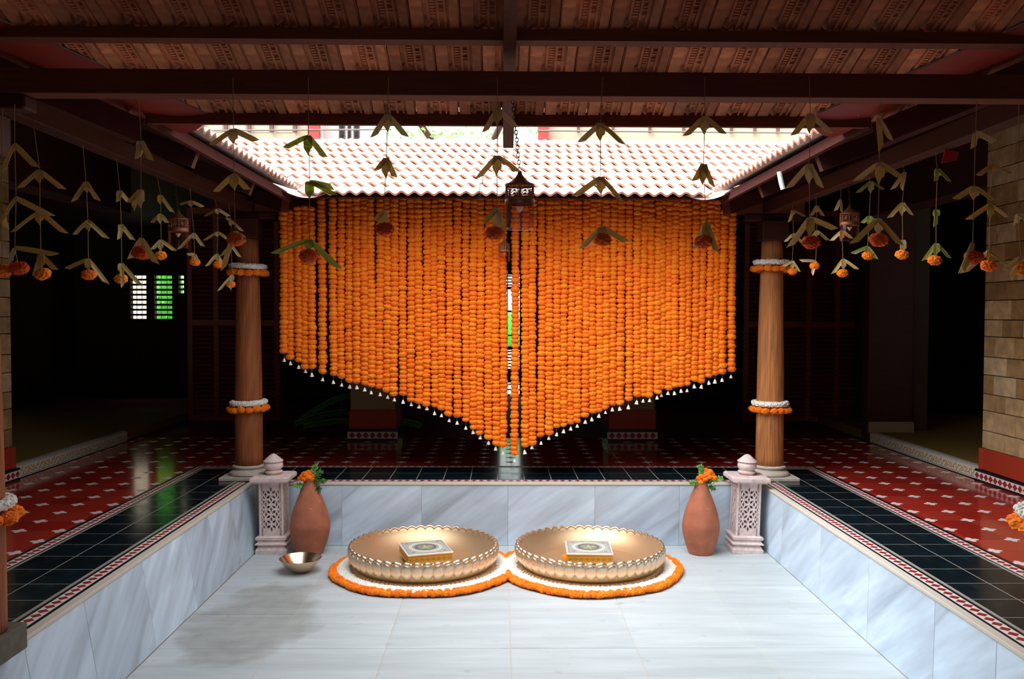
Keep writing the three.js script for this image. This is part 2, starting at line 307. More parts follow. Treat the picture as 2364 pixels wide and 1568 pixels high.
// court floor and its facings
{
  const g = struct('court_floor');
  part('bed', box(4.5, .2, 4.2, .1, -DROP - .1045, -5.3), M.grout, g);
  const xs = [CXL, -1.315, -.655, .062, .785, 1.49, CXR], zs = [CZF, 3.81, 4.39, 4.97, 5.54, 6.13, 6.69, CZB];
  for (let i = 0; i < 6; i++) for (let j = 0; j < 7; j++) {
    const w = xs[i + 1] - xs[i], d = zs[j + 1] - zs[j], geo = chamfer(w - .004, .03, d - .004, .002), x = (xs[i] + xs[i + 1]) / 2, z = (zs[j] + zs[j + 1]) / 2, p = geo.attributes.position, uv = geo.attributes.uv;
    for (let k = 0; k < p.count; k++) uv.setXY(k, (p.getX(k) + x - CXL) / 4.126, (z - p.getZ(k) - CZF) / 3.95);
    part('stone_slab', geo, pick(M.floorMarble), g, [x, -DROP - .03 + rr(-.0012, 0), -z]);
  }
  const wall = (name) => struct(name);
  const facing = (g, len, h, place, ox) => { const geo = chamfer(len - .003, .022, h, .0015).rotateX(Math.PI / 2); planarUV(geo, ox, rr(0, 3), 0); const m = part('stone_facing', geo, pick(M.wallMarble), g); place(m); };
  const h = DROP - .022, gb = wall('court_wall_back');
  part('backing', box(XR - XL, DROP + .1, .06, (XL + XR) / 2, -DROP / 2 - .07, -7.234), M.grout, gb);
  for (let i = 0; i < 6; i++) { const a = Math.max(xs[i], CXL), b = xs[i + 1]; facing(gb, b - a, h, (m) => m.position.set((a + b) / 2, -DROP + h / 2, -7.222), i * .63 + .2); }
  part('coping', rbox(XR - XL + .02, .022, .05, .006, (XL + XR) / 2, -.0105, -7.218), M.coping, gb);
  const side = (name, sx, xb, xt, joints) => {
    const gs = wall(name), lean = Math.atan2(Math.abs(xt - xb), DROP);
    { const m = part('backing', box(4.0, h / Math.cos(lean), .05), M.grout, gs); m.rotation.order = 'YXZ'; m.rotation.set(-lean, sx > 0 ? -Math.PI / 2 : Math.PI / 2, 0); m.position.set((xb + xt) / 2 + sx * .029, -DROP + h / 2, -5.25); }
    for (let i = 0; i < joints.length - 1; i++) {
      const a = joints[i], b = joints[i + 1];
      facing(gs, b - a, h / Math.cos(lean), (m) => { m.rotation.order = 'YXZ'; m.rotation.set(-lean, sx > 0 ? -Math.PI / 2 : Math.PI / 2, 0); m.position.set((xb + xt) / 2 + sx * .022, -DROP + h / 2, -(a + b) / 2); }, i * .71);
    }
    part('coping', rbox(.05, .022, 3.97, .006, xt + sx * .018, -.0105, -5.23), M.coping, gs);
  };
  side('court_wall_left', -1, CXL, XL + .012, [3.25, 3.74, 4.28, 4.97, 5.65, 6.1, 6.56, 7.2]);
  side('court_wall_right', 1, CXR, XR - .008, [3.25, 3.74, 4.28, 5.06, 5.83, 6.64, 7.2]);
  const gf = wall('court_wall_front'); part('backing', box(XR - XL, DROP + .1, .06, (XL + XR) / 2, -DROP / 2 - .07, -3.2), M.grout, gf);
}
// raised rooms at both sides: riser of printed border tiles, ochre floor, walls
for (const s of [-1, 1]) {
  const g = struct('side_room_floor'), x = s * 4.09;
  part('floor_slab', box(3.4, .1, 4.3, s * (4.09 + 1.7), .055, -9.3), M.ochre, g);
  part('nosing', box(.05, .014, 2.32, s * 4.105, .108, -8.36), M.plinth, g);
  const geo = new THREE.BoxGeometry(.2585, .1, .014);
  for (let i = 0; i < 9; i++) part('border_tile', geo, M.scroll, g, [x - s * .007 , .05, -(7.33 + .26 * i)], [0, -s * Math.PI / 2, 0]);
}
// side piers with stone blocks, red dado and lozenge skirting
for (const s of [-1, 1]) {
  const g = struct(s < 0 ? 'wall_left' : 'wall_right'), X = 4.06;
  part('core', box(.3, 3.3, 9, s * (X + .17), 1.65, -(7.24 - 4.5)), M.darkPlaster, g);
  const zA = 7.27; let y = .285, row = 0;
  while (y < 3.1) {
    const bh = [.15, .17, .14, .16][row % 4]; let z = zA, k = row % 2 ? .5 : 1;
    while (z > 5.6) { const L = rr(.24, .34) * k; k = 1; const geo = chamfer(L - .006, .03, bh - .006, .004).rotateZ(s * Math.PI / 2); const gg = chamfer(bh - .006, .03, L - .006, .004).rotateZ(s * Math.PI / 2); planarUV(gg, 0, y, z); part('stone_block', gg, pick(M.block), g, [s * (X + .025), y + bh / 2, -(z - L / 2)]); z -= L; }
    y += bh; row++;
  }
  part('dado', rbox(.05, .18, 4.5, .006, s * (X + .01), .195, -(7.3 - 2.25)), M.dado, g);
  part('dado', rbox(.38, .18, .05, .006, s * (X + .17), .195, -7.27), M.dado, g);
  part('skirting', box(.03, .1, 4.53, s * (X - .015), .05, -(7.33 - 2.265)), M.blackLine, g);
  part('skirting', box(.4, .1, .03, s * (X + .17), .05, -7.315), M.blackLine, g);
  part('skirting_band', box(.004, .062, 4.53, s * (X - .031), .052, -(7.33 - 2.265)), M.white, g);
  const lz = rhomb(.056, .064, .002).rotateZ(s * Math.PI / 2);
  for (let i = 0; i < 30; i++) part('lozenge', lz, M.diamond, g, [s * (X - .033), .052, -(7.285 - .068 * i)]);
  // beyond the opening
  const g2 = struct(s < 0 ? 'wall_left_back' : 'wall_right_back');
  if (s > 0) part('jamb', rbox(.5, 3.2, .16, .01, s * (X + .25), 1.6, -9.66), M.woodDark, g2);
  if (s > 0) part('jamb_skirting', box(.5, .12, .03, s * (X + .26), .16, -9.57), M.plaster, g2);  // same border tile, its shade put in as a plain duller colour
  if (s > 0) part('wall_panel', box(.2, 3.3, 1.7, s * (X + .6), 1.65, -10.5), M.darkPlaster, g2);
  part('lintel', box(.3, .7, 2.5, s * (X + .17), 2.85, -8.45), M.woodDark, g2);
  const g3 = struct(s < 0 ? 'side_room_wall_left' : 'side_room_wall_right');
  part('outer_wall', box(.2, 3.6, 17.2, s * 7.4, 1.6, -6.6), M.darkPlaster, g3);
}
{ // behind the camera, unseen: opening added in this wall to let in fill daylight
  const g = struct('wall_front');
  for (const s of [-1, 1]) part('wall_panel', box(6.5, 3.4, .2, s * 4.05, 1.65, 1.9), M.darkPlaster, g);
  part('lintel', box(1.7, 1.1, .2, 0, 2.85, 1.9), M.darkPlaster, g);
}

// ───────────────────────── back wall with its windows and door ─────────────────────────
const ZW = 15;
{
  const wx = (px) => at(px, 725, ZW).x, wy = (py) => at(1182, py, ZW).y;
  const openings = [[wx(301), wx(339), wy(741), wy(637)], [wx(356), wx(399), wy(741), wy(637)], [wx(412), wx(425), wy(682), wy(637)], [wx(1154), wx(1202), 0, wy(626)]];
  const w = struct('wall_back'); let x = -7.4; const T = 3.05, d = .12;
  for (const [a, b, y0, y1] of openings) {
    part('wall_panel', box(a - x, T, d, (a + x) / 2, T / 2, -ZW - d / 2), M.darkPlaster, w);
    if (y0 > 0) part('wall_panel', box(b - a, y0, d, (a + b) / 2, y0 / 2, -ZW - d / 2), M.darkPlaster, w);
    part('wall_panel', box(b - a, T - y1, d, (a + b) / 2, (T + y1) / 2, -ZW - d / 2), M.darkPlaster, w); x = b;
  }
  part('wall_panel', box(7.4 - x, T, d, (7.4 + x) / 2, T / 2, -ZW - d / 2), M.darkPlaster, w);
  part('wall_foot', box(14.8, .3, d, 0, -.15, -ZW - d / 2), M.darkPlaster, w);
  openings.slice(0, 3).forEach(([a, b, y0, y1], i) => {
    const g = struct('window_' + (i + 1)), n = i < 2 ? 9 : 4, p = (y1 - y0) / n, wd = b - a, z = -ZW - .05;
    const sl = box(wd, p * .4, .012);
    for (let k = 0; k <= n; k++) part('slat', sl, M.woodDark, g, [(a + b) / 2, y0 + p * k, z]);
    if (i < 2) for (const t of [.06, .34, .66, .94]) part('window_bar', box(.008, y1 - y0, .008), M.woodDark, g, [a + wd * t, (y0 + y1) / 2, z + .01]);
  });
  const [a, b, , y1] = openings[3], g = struct('door_1'), cx = (a + b) / 2, wd = b - a, z = -ZW - .05;
  const rail = (p0, p1) => part('rail', box(wd, wy(p0) - wy(p1), .03), M.woodDark, g, [cx, (wy(p0) + wy(p1)) / 2, z]);
  rail(626, 634); rail(662, 668); rail(717, 721); rail(773, 776); rail(800, 808); rail(852, 884); rail(984, 1004);
  const lv = (p0, p1, st) => { for (let p = p0; p < p1; p += st) part('slat', box(wd, .02, .012), M.woodDark, g, [cx, wy(p), z]); };
  lv(637, 662, 7); lv(812, 852, 7); lv(888, 984, 12);
  for (const t of [0.02, .36, .62, .98]) part('stile', box(.014, y1, .02), M.woodDark, g, [a + wd * t, y1 / 2, z + .01]);
}
// louvred shutter screens in the back wall, left and right
const ZS = 11.2;
function screen(label, pxs, y0, y1) {
  const o = thing('louvre_screen', label, 'shutter', [0, 0, -ZS], 'louvred shutter screens at the back of the gallery');
  const X = pxs.map((p) => at(p, 725, ZS).x), h = y1 - y0;
  X.forEach((x) => part('stile', box(.06, h, .06, x, (y0 + y1) / 2, 0), M.woodRed2, o));
  for (const y of [y0, (y0 + y1) / 2 - .1, y1]) part('rail', box(X.at(-1) - X[0] + .06, .07, .05, (X[0] + X.at(-1)) / 2, y, 0), M.woodRed2, o);
  for (let i = 0; i < X.length - 1; i++) {
    const w = X[i + 1] - X[i] - .06, geo = box(w, .006, .046).rotateX(.7), n = Math.floor((h - .1) / .056);
    for (let k = 0; k < n; k++) part('slat', geo, M.woodRed2, o, [(X[i] + X[i + 1]) / 2, y0 + .06 + k * .056, 0]);
  }
}
M.woodRed2 = plankWood('#c87a62', .5);
screen('dark red louvred shutter screen behind the right wooden column', [1722, 1866, 1932, 2006], .06, 2.7);
screen('dark louvred shutter screen behind the left wooden column', [440, 500, 560, 640], .06, 2.7);

// two plastered piers in the back gallery
[[805, 915, 'left'], [1405, 1515, 'right']].forEach(([p0, p1, side]) => {
  const a = at(p0, 1000, 9.57).x, b = at(p1, 1000, 9.57).x, w = b - a, g = struct('gallery_pier', null);
  part('shaft', box(w - .03, 2.6, .45, (a + b) / 2, 1.3, -9.83), M.plaster, g);
  part('dado', rbox(w, .21, .48, .008, (a + b) / 2, .235, -9.82), M.dado, g);
  part('skirting', box(w + .02, .13, .5, (a + b) / 2, .065, -9.82), M.blackLine, g);
  part('skirting_band', box(w + .03, .075, .012, (a + b) / 2, .063, -9.573), M.white, g);
  const lz = rhomb(.066, .07, .002).rotateX(Math.PI / 2);
  for (let i = 0; i < 7; i++) part('lozenge', lz, M.diamond, g, [a + w * (i + .5) / 7, .063, -9.567]);
});

// ───────────────────────── roof ─────────────────────────
const EL = -1.64, ER = 1.72, EN = 4.16, EF = 6.82, SL = .38, RD = 2.55, RDF = 2.36;   // eaves of the four roofs, slope, run to the ridge
const UND = 2.335, UNF = 2.293;                                    // underside of the tiles at the eave
const ring = { N: (d) => [[EL - d, EN - d], [ER + d, EN - d]], F: (d) => [[ER + d, EF + d], [EL - d, EF + d]], L: (d) => [[EL - d, EF + d], [EL - d, EN - d]], R: (d) => [[ER + d, EN - d], [ER + d, EF + d]] };
const dist = { N: (x, z) => EN - z, F: (x, z) => z - EF, L: (x) => EL - x, R: (x) => x - ER };
const roofs = {};
for (const k of 'NFLR') {
  const RD = k === 'F' ? RDF : 2.55, g = roofs[k] = struct({ N: 'roof_front', F: 'roof_back', L: 'roof_left', R: 'roof_right' }[k]);
  const quad = (d0, d1) => { const [p, q] = ring[k](d0), [r, s] = ring[k](d1); return [p, q, s, r]; };
  const lift = .035;
  const h1 = (x, z) => (k === 'F' ? UNF : UND) + lift + SL * dist[k](x, z), end = k === 'F' ? 8.3 : 6;
  if (k === 'N' || k === 'F') part('boarding', slab(quad(.03, RD), (x, z) => h1(x, z) - (k === 'F' ? .04 : .011), (x, z) => h1(x, z) - (k === 'F' ? .03 : -.02)), M.woodDark, g);
  else part('boarding', slab(quad(.03, RD), (x, z) => h1(x, z) - .04, (x, z) => h1(x, z) - .03), M.woodDark, g);
  const top = (k === 'F' ? UNF - .03 : UND) + SL * RD + .02, h2 = (x, z) => top - .06 * (dist[k](x, z) - RD);
  part('outer_slope', slab(quad(RD, end), h2, (x, z) => h2(x, z) + .03), M.woodDark, g);
}
// Mangalore-type tile: two rolls wide, its lower end lifted over the tile below. Local x across, y up, z down the slope (lower end at +z)
function waveTile(w, len, seg = 16) {
  const pos = [], idx = [], prof = (u) => .013 * Math.cos(u / w * Math.PI * 4), ys = [-len / 2, len / 2 - .03, len / 2];
  for (const side of [1, 0]) for (const z of ys) for (let i = 0; i <= seg; i++) { const u = -w / 2 + w * i / seg; pos.push(u, prof(u) + (side ? .02 : 0) + (z + len / 2) / len * .022 - (z === ys[2] && side ? .003 : 0), z); }
  const n = seg + 1;
  for (let s = 0; s < 2; s++) for (let j = 0; j < 2; j++) for (let i = 0; i < seg; i++) { const a = s * 3 * n + j * n + i, b = a + 1, c = a + n, d = c + 1; s ? idx.push(a, b, c, b, d, c) : idx.push(a, c, b, b, c, d); }
  for (let i = 0; i < seg; i++) { const a = 2 * n + i, b = a + 1, c = 5 * n + i, d = c + 1; idx.push(a, c, b, b, c, d); }
  for (const e of [0, seg]) for (let j = 0; j < 2; j++) { const a = j * n + e, b = a + n, c = a + 3 * n, d = b + 3 * n; e ? idx.push(a, b, c, b, d, c) : idx.push(a, c, b, b, c, d); }
  let g = new THREE.BufferGeometry(); g.setAttribute('position', new THREE.Float32BufferAttribute(pos, 3)); g.setIndex(idx);
  g = toCreasedNormals(g, .7); planarUV(g);
  const c = new Float32Array(g.attributes.position.count * 3), nr = g.attributes.normal;   // glare painted into the pale faces, gap shadow into the clay-coloured front edge
  for (let i = 0; i < c.length / 3; i++) c.set(nr.getZ(i) > .8 ? [.62, .32, .2] : [1, 1, 1], i * 3);
  g.setAttribute('color', new THREE.BufferAttribute(c, 3)); return g;
}
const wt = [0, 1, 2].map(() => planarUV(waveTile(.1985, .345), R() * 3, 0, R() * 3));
const tilt = Math.atan(SL), GA = .2833;               // gauge in plan
function tileOn(k, s, d, geo, mat, g) {               // s along the eave, d lower end's distance from the eave
  const m = part('roof_tile', geo, mat, g), c = d + .345 / 2 * Math.cos(tilt), y = (k === 'F' ? UNF : UND) + .026 + SL * c;
  m.rotation.order = 'YXZ';
  if (k === 'F') { m.position.set(s, y, -(EF + c)); m.rotation.set(tilt, 0, 0); }
  if (k === 'L') { m.position.set(EL - c, y, -s); m.rotation.set(tilt, Math.PI / 2, 0); }
  if (k === 'R') { m.position.set(ER + c, y, -s); m.rotation.set(tilt, -Math.PI / 2, 0); }
  m.rotation.z += rr(-.008, .008); return m;
}
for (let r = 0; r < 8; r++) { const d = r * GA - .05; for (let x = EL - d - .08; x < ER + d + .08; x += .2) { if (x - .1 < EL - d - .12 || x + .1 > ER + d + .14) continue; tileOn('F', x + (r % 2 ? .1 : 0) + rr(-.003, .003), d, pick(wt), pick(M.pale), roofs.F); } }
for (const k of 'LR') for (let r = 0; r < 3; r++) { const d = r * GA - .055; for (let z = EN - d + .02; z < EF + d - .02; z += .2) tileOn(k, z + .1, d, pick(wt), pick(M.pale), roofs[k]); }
{ // ridge of the back roof
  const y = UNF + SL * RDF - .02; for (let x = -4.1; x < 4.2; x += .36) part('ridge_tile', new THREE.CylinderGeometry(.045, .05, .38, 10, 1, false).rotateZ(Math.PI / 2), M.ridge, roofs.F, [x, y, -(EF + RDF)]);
}
// front roof seen from below: tiles with ribs, letter-like marks and lugs
const under = [0, 1, 2].map((v) => {
  const a = [new THREE.BoxGeometry(.197, .016, .33).translate(0, .008, 0)], B = (w, h, d, x, z) => a.push(new THREE.BoxGeometry(w, h, d).translate(x, -h / 2, z));
  B(.05, .014, .33, -.07, 0); B(.01, .012, .33, -.024, 0); B(.01, .012, .33, .014, 0); B(.008, .012, .33, .042, 0); B(.036, .016, .33, .076, 0);
  for (let i = 0; i < 9; i++) { const z = -.06 + i * .0165 + v * .004; B(.02, .009, .009, -.005, z); if (i % 3 !== v) B(.018, .009, .008, .028, z + .004); }
  const lug = new THREE.ConeGeometry(.03, .03, 4).rotateX(Math.PI).translate(-.03, -.018, -.1 + v * .002); a.push(lug);
  return planarUV(merge(a));
});
for (let r = 0; r < 6; r++) { const d = r * GA; for (let x = EL - d - .1; x < ER + d + .2; x += .2) {
  const m = part('roof_tile', pick(under), pick(M.tile), roofs.N), c = d + .15; m.position.set(x + .04, UND + SL * c + .004, -(EN - c)); m.rotation.x = -tilt; m.rotation.z = rr(-.01, .01);
} }
// timber: battens, eaves boards, beams, rafters
{
  const g = struct('roof_timber'), P = (x, y, Z) => V(x, y, -Z);
  for (let r = 1; r < 7; r++) { const z = EN - r * GA - .005, y = UND + SL * (EN - z) - .026; part('batten', beam(P(EL - r * GA - .1, y, z), P(ER + r * GA + .1, y, z), .075, .045), M.wood, g); }
  part('eave_board', beam(P(EL - .02, 2.317, EN - .02), P(ER + .02, 2.317, EN - .02), .028, .062), M.wood, g);
  part('eave_board', beam(P(EL - .02, 2.312, EF + .06), P(ER + .02, 2.312, EF + .06), .03, .02), M.woodRed, g);
  part('eave_board', beam(P(EL - .015, 2.312, EN - .02), P(EL - .015, 2.297, EF + .02), .03, .056), M.woodRed, g);
  part('eave_board', beam(P(ER + .015, 2.312, EN - .02), P(ER + .015, 2.297, EF + .02), .03, .056), M.woodRed, g);
  // wall plates on the columns
  part('beam', rbox(12, .096, .095, .004, 0, 2.302, -3.487), M.wood, g);
  part('beam', rbox(5.0, .1, .095, .004, .08, 2.305, -7.46), M.wood, g);
  part('beam', rbox(.095, .1, 5.6, .004, -2.13, 2.305, -5.4), M.woodDark, g);  // darker wood on side beams and rafters paints in their shade
  part('beam', rbox(.095, .1, 5.6, .004, 2.27, 2.305, -5.4), M.woodDark, g);
  // rafters
  const raf = (dir, s, d0, d1, m = M.wood) => { const Y = (d) => UND - .105 + SL * d; let a, b; if (dir === 'N') { a = P(s, Y(d0), EN - d0); b = P(s, Y(d1), EN - d1); } if (dir === 'F') { a = P(s, Y(d0), EF + d0); b = P(s, Y(d1), EF + d1); } if (dir === 'L') { a = P(EL - d0, Y(d0), s); b = P(EL - d1, Y(d1), s); } if (dir === 'R') { a = P(ER + d0, Y(d0), s); b = P(ER + d1, Y(d1), s); } part('rafter', beam(a, b, .05, .1), m, g); };
  raf('N', .032, 0, 3); 
  for (const s of [4.9, 6.0]) { raf('L', s, .06, 2.4, M.woodDark); raf('R', s, .06, 2.4, M.woodDark); }
  for (const s of [-1, .03, 1.1]) raf('F', s, .62, 2.4);
  // valley rafters in the corners, their tails sticking out
  for (const [x, z, sx, sz] of [[EL, EN, -1, -1], [ER, EN, 1, -1], [EL, EF, -1, 1], [ER, EF, 1, 1]]) {
    const Y = (d) => UND - .11 + SL * d, q = (d) => P(x + sx * d, Y(d), z + sz * d);
    part('valley_rafter', beam(q(.05), q(2.5), .07, .11), M.woodRed, g);
    // sheet metal valley gutter on top, painted red below
    const lipX = x - sx * .13, lipZ = z - sz * .125, sheet = []; const n = 9, cols = [0, .35, 2.5], idx = [];
    for (const d of cols) for (let i = 0; i < n; i++) { const t = (i / (n - 1) - .5) * 2, r = .21, o = t * r, lift = .05 * t * t; sheet.push(lipX + sx * d + o * -sz * .7071, UND + SL * d * .97 + lift - .058, -(lipZ + sz * d + o * sx * .7071)); }
    for (let j = 0; j < cols.length - 1; j++) for (let i = 0; i < n - 1; i++) { const a = j * n + i, b = a + 1, c = a + n, dd = c + 1; idx.push(a, c, b, b, c, dd); }
    const geo = geoFrom(sheet, idx, true); const top = geo.clone().translate(0, .006, 0);
    part('valley_gutter', geo, M.valleyRed, g); part('valley_lining', top, M.valleyTop, g);
  }
}
// ───────────────────────── columns ─────────────────────────
function wobble(g, amp, seed) { const p = g.attributes.position; for (let i = 0; i < p.count; i++) { const x = p.getX(i), y = p.getY(i), z = p.getZ(i), r = Math.hypot(x, z); if (r < 1e-4) continue; const k = 1 + amp * (noise.noise(x / r * 1.3 + seed, y * 1.4, z / r * 1.3) + .5 * noise.noise(x / r * 4, y * 3, z / r * 4 + seed)); p.setX(i, x * k); p.setZ(i, z * k); } g.computeVertexNormals(); return g; }
function column(label, x, Z, mat, seed, turn, plinthMat = M.plinth, r = .117, pw = .4) {
  const o = thing('wooden_column', label, 'column', [x, 0, -Z], undefined, turn);
  const pts = []; for (let i = 0; i <= 24; i++) { const t = i / 24, y = .1 + t * 1.93; pts.push([r * (1 - .24 * t * t - .02 * t), y]); }
  part('shaft', wobble(lathe([[.001, .1], ...pts, [.001, 2.03]], 40), .02, seed), mat, o);
  if (pw > .3) part('base', lathe([[.001, 0.028], [.165, .028], [.168, .045], [.15, .062], [.128, .075], [.124, .085], [.136, .092], [.138, .103], [.12, .112], [.001, .112]], 40), plinthMat, o);
  part('plinth', rbox(pw, pw > .3 ? .03 : .11, pw, .008, 0, pw > .3 ? .013 : .054, 0), plinthMat, o).rotation.y = -turn;
  part('capital', rbox(.22, .17, .22, .01, 0, 2.112, 0), M.woodDark, o).rotation.y = -turn;
  part('bracket', rbox(.5, .06, .1, .012, 0, 2.226, 0), M.woodDark, o).rotation.y = -turn;
  return o;
}
column('weathered brown wooden column at the far left corner of the court', -2.15, 7.45, shaftL, 2, 3.5);
column('grained tan wooden column at the far right corner of the court', 2.315, 7.45, shaftR, 5, 2.2);
column('wooden column cut off by the left edge of the picture', -2.11, 3.5, shaftL, 8, 1.2, M.rough, .112, .27);
column('wooden column just outside the right edge, its marigold garland showing', 2.38, 3.5, shaftR, 9, 3, M.rough, .112, .27);
// ───────────────────────── flowers ─────────────────────────
function marigold(seed, flat = .66, det = 3, fr = 9, am = .17, soft = false) {                 // ruffled flower head, unit diameter
  const q = rng(seed); let g = new THREE.IcosahedronGeometry(.5, det); g.deleteAttribute('uv'); g.deleteAttribute('normal'); g = mergeVertices(g, 1e-4);
  const p = g.attributes.position; const o = q() * 50;
  for (let i = 0; i < p.count; i++) { const v = V(p.getX(i), p.getY(i), p.getZ(i)), k = 1 + .14 * noise.noise(v.x * fr + o, v.y * fr, v.z * fr) + (q() - .5) * am; v.multiplyScalar(k); p.setXYZ(i, v.x, v.y * flat, v.z); }
  if (!soft) g = g.toNonIndexed(); g.computeVertexNormals(); return planarUV(g);
}
const MG = [1, 2, 3, 4, 5, 6].map((s) => marigold(s, .7, 4, 17, .2, true)), MB = [11, 12, 13].map((s) => marigold(s, .75, 5, 16, .22));
function bloom(parent, x, y, z, d, mats = M.flower, name = 'marigold') { const m = part(name, pick(MB), pick(mats), parent, [x, y, z], [rr(-.3, .3), rr(0, 6), rr(-.3, .3)]); m.scale.setScalar(d); return m; }
const buds = (() => {                                  // little white bud for the jasmine ropes
  return new THREE.IcosahedronGeometry(1, 1);
})();
function jasmineRing(rad, tube, n) {                   // knotted white rope, closed
  const a = []; const q = rng(99);
  a.push(new THREE.TorusGeometry(rad, tube * .88, 8, 56).rotateX(Math.PI / 2));
  for (let i = 0; i < n; i++) { const t = i / n * Math.PI * 2, ph = q() * 6.283, r = rad + Math.cos(ph) * tube * .8, b = buds.clone(); b.scale(tube * .3, tube * .3, tube * .3); b.translate(Math.cos(t) * r, Math.sin(ph) * tube * .8, Math.sin(t) * r); a.push(b); }
  return merge(a);
}
const jasCol = jasmineRing(.135, .024, 420);
function columnGarland(label, x, Z, y, sway, k = 1) {
  const o = thing('column_garland', label, 'garland', [x, y, -Z], 'white and orange garlands tied round the columns'); o.scale.set(k, 1, k);
  const w = part('jasmine_rope', jasCol, M.jasmine, o, [0, .03, 0]); w.rotation.z = sway;
  for (let i = 0; i < 15; i++) { const a = i / 15 * 6.283 + rr(-.06, .06); bloom(o, Math.cos(a) * .146, -.022 + Math.cos(a) * .146 * sway + rr(-.006, .006), Math.sin(a) * .146, rr(.062, .074)); }
}
columnGarland('white and orange garland low on the far left column', -2.15, 7.45, .61, .03);
columnGarland('white and orange garland high on the far left column', -2.15, 7.45, 1.765, -.03);
columnGarland('white and orange garland low on the far right column', 2.315, 7.45, .612, 0);
columnGarland('dim garland high on the far right column, beside hanging leaves', 2.315, 7.45, 1.815, -.02);
columnGarland('garland at the left edge of the picture, on the cut-off column', -2.14, 3.5, .6, 0, 1.12);
columnGarland('orange garland peeking in at the right edge of the picture', 2.33, 3.5, .56, 0, 1.32);

// marigold curtain
{
  const zl = (x, y) => [620 + x * .2453, 780 + y * .2453], zr = (x, y) => [1180 + x * .2453, 780 + y * .2453];
  const L = [[147, 205], [208, 235], [283, 270], [347, 308], [408, 345], [507, 388], [611, 413], [687, 438], [763, 455], [832, 462], [905, 483], [967, 508], [1050, 527], [1120, 553], [1184, 577], [1266, 600], [1344, 620], [1415, 642], [1490, 660], [1562, 705], [1627, 725], [1699, 770], [1775, 797], [1856, 843], [1926, 882], [1991, 932], [2070, 982], [2137, 1037], [2205, 1077]].map(([x, y]) => zl(x, y));
  const C = [[33, 1148]].map(([x, y]) => zr(x, y));
  const Rr = [[130, 1073], [197, 1023], [281, 985], [355, 938], [427, 903], [493, 875], [560, 850], [622, 824], [697, 788], [760, 762], [824, 730], [887, 695], [952, 672], [1023, 662], [1103, 648], [1180, 605], [1241, 587], [1303, 582], [1374, 560], [1413, 533], [1476, 517], [1538, 518], [1600, 495], [1655, 490], [1725, 455], [1789, 455], [1863, 418], [1918, 407], [1986, 393], [2068, 360]].map(([x, y]) => zr(x, y));
  const bellGeo = lathe([[.001, .03], [.004, .03], [.005, .024], [.009, .02], [.011, .01], [.016, 0], [.014, -.001], [.001, .004]], 12);
  const hang = (label, [px, py], i, n) => {
    const Z = 7.35 + rr(-.007, .007), b = at(px, py, Z), top = (px < 730 || px > 1655 ? 2.285 : 2.42) + rr(-.02, .02);
    const o = thing('marigold_string', label, 'garland', [b.x, top, -Z], 'marigold strings of the orange curtain'), bell = b.y - top;
    part('cord', new THREE.CylinderGeometry(.0016, .0016, -bell - .02, 4).translate(0, (bell + .02) / 2, 0), M.cord, o);
    part('bell', bellGeo, M.bell, o, [0, bell - .018, 0], [rr(-.15, .15), 0, rr(-.15, .15)]).scale.setScalar(rr(.9, 1.15));
    const wob = rr(0, 6), amp = rr(.002, .006), w = rr(.068, .074); let y = -.02;
    while (y > bell + .035) {
      const d = w * rr(.9, 1.12), m = part('marigold', pick(MG), pick(M.flower), o, [Math.sin(y * 3 + wob) * amp + rr(-.003, .003), y, rr(-.004, .004)], [rr(-.2, .2), rr(0, 6.28), rr(-.2, .2)]);
      m.scale.set(d, d * rr(.9, 1.1), d); y -= d * rr(.5, .58);
    }
  };
  L.forEach((p, i) => hang(ORD[i] + ' marigold string from the left end of the orange curtain', p, i));
  C.forEach((p) => hang('longest marigold string, at the tip of the orange curtain, beside the bright slit', p, 1));
  Rr.forEach((p, i) => hang(ORD[29 - i] + ' marigold string from the right end of the orange curtain', p, i));
}

// ───────────────────────── strings of folded palm leaves ─────────────────────────
function blade(a, b, w, n0, cut) {                    // folded strip from a to b; cut -1 or 1 slants the end, 0 points it
  const d = b.clone().sub(a), L = d.length(); d.normalize();
  const s = d.clone().cross(n0).normalize(), n = s.clone().cross(d).normalize(), pos = [], idx = [], N = 5, T = .0008, sag = L * .03;
  for (let i = 0; i <= N; i++) {
    const t = i / N, end = i === N, hw = w / 2 * (i === 0 ? .7 : end ? (cut ? .85 : .5) : 1), c = a.clone().addScaledVector(n, sag * 4 * t * (1 - t));
    for (const k of [-1, 0, 1]) {
      const back = !end ? 0 : cut ? (k === cut ? 0 : k === 0 ? .1 : .2) : (k ? .3 : 0), full = i === N - 1 && !cut ? .62 / .8 : 1;
      const p = c.clone().addScaledVector(d, L * (t * full - back)).addScaledVector(s, k * hw).addScaledVector(n, k ? 0 : -.003);
      pos.push(p.x + n.x * T, p.y + n.y * T, p.z + n.z * T, p.x - n.x * T, p.y - n.y * T, p.z - n.z * T);
    }
  }
  for (let i = 0; i < N; i++) for (let k = 0; k < 2; k++) { const q = (i * 3 + k) * 2, r = q + 2, u = q + 6, v = r + 6; idx.push(q, u, r, r, u, v, q + 1, r + 1, u + 1, r + 1, v + 1, u + 1); }
  for (let i = 0; i < N; i++) for (const k of [0, 2]) { const q = (i * 3 + k) * 2, u = q + 6; k ? idx.push(q, u, q + 1, u, u + 1, q + 1) : idx.push(q, q + 1, u, u, q + 1, u + 1); }
  { const q = N * 6; idx.push(q, q + 1, q + 2, q + 2, q + 1, q + 3, q + 2, q + 3, q + 4, q + 4, q + 3, q + 5); }
  return geoFrom(pos, idx);
}
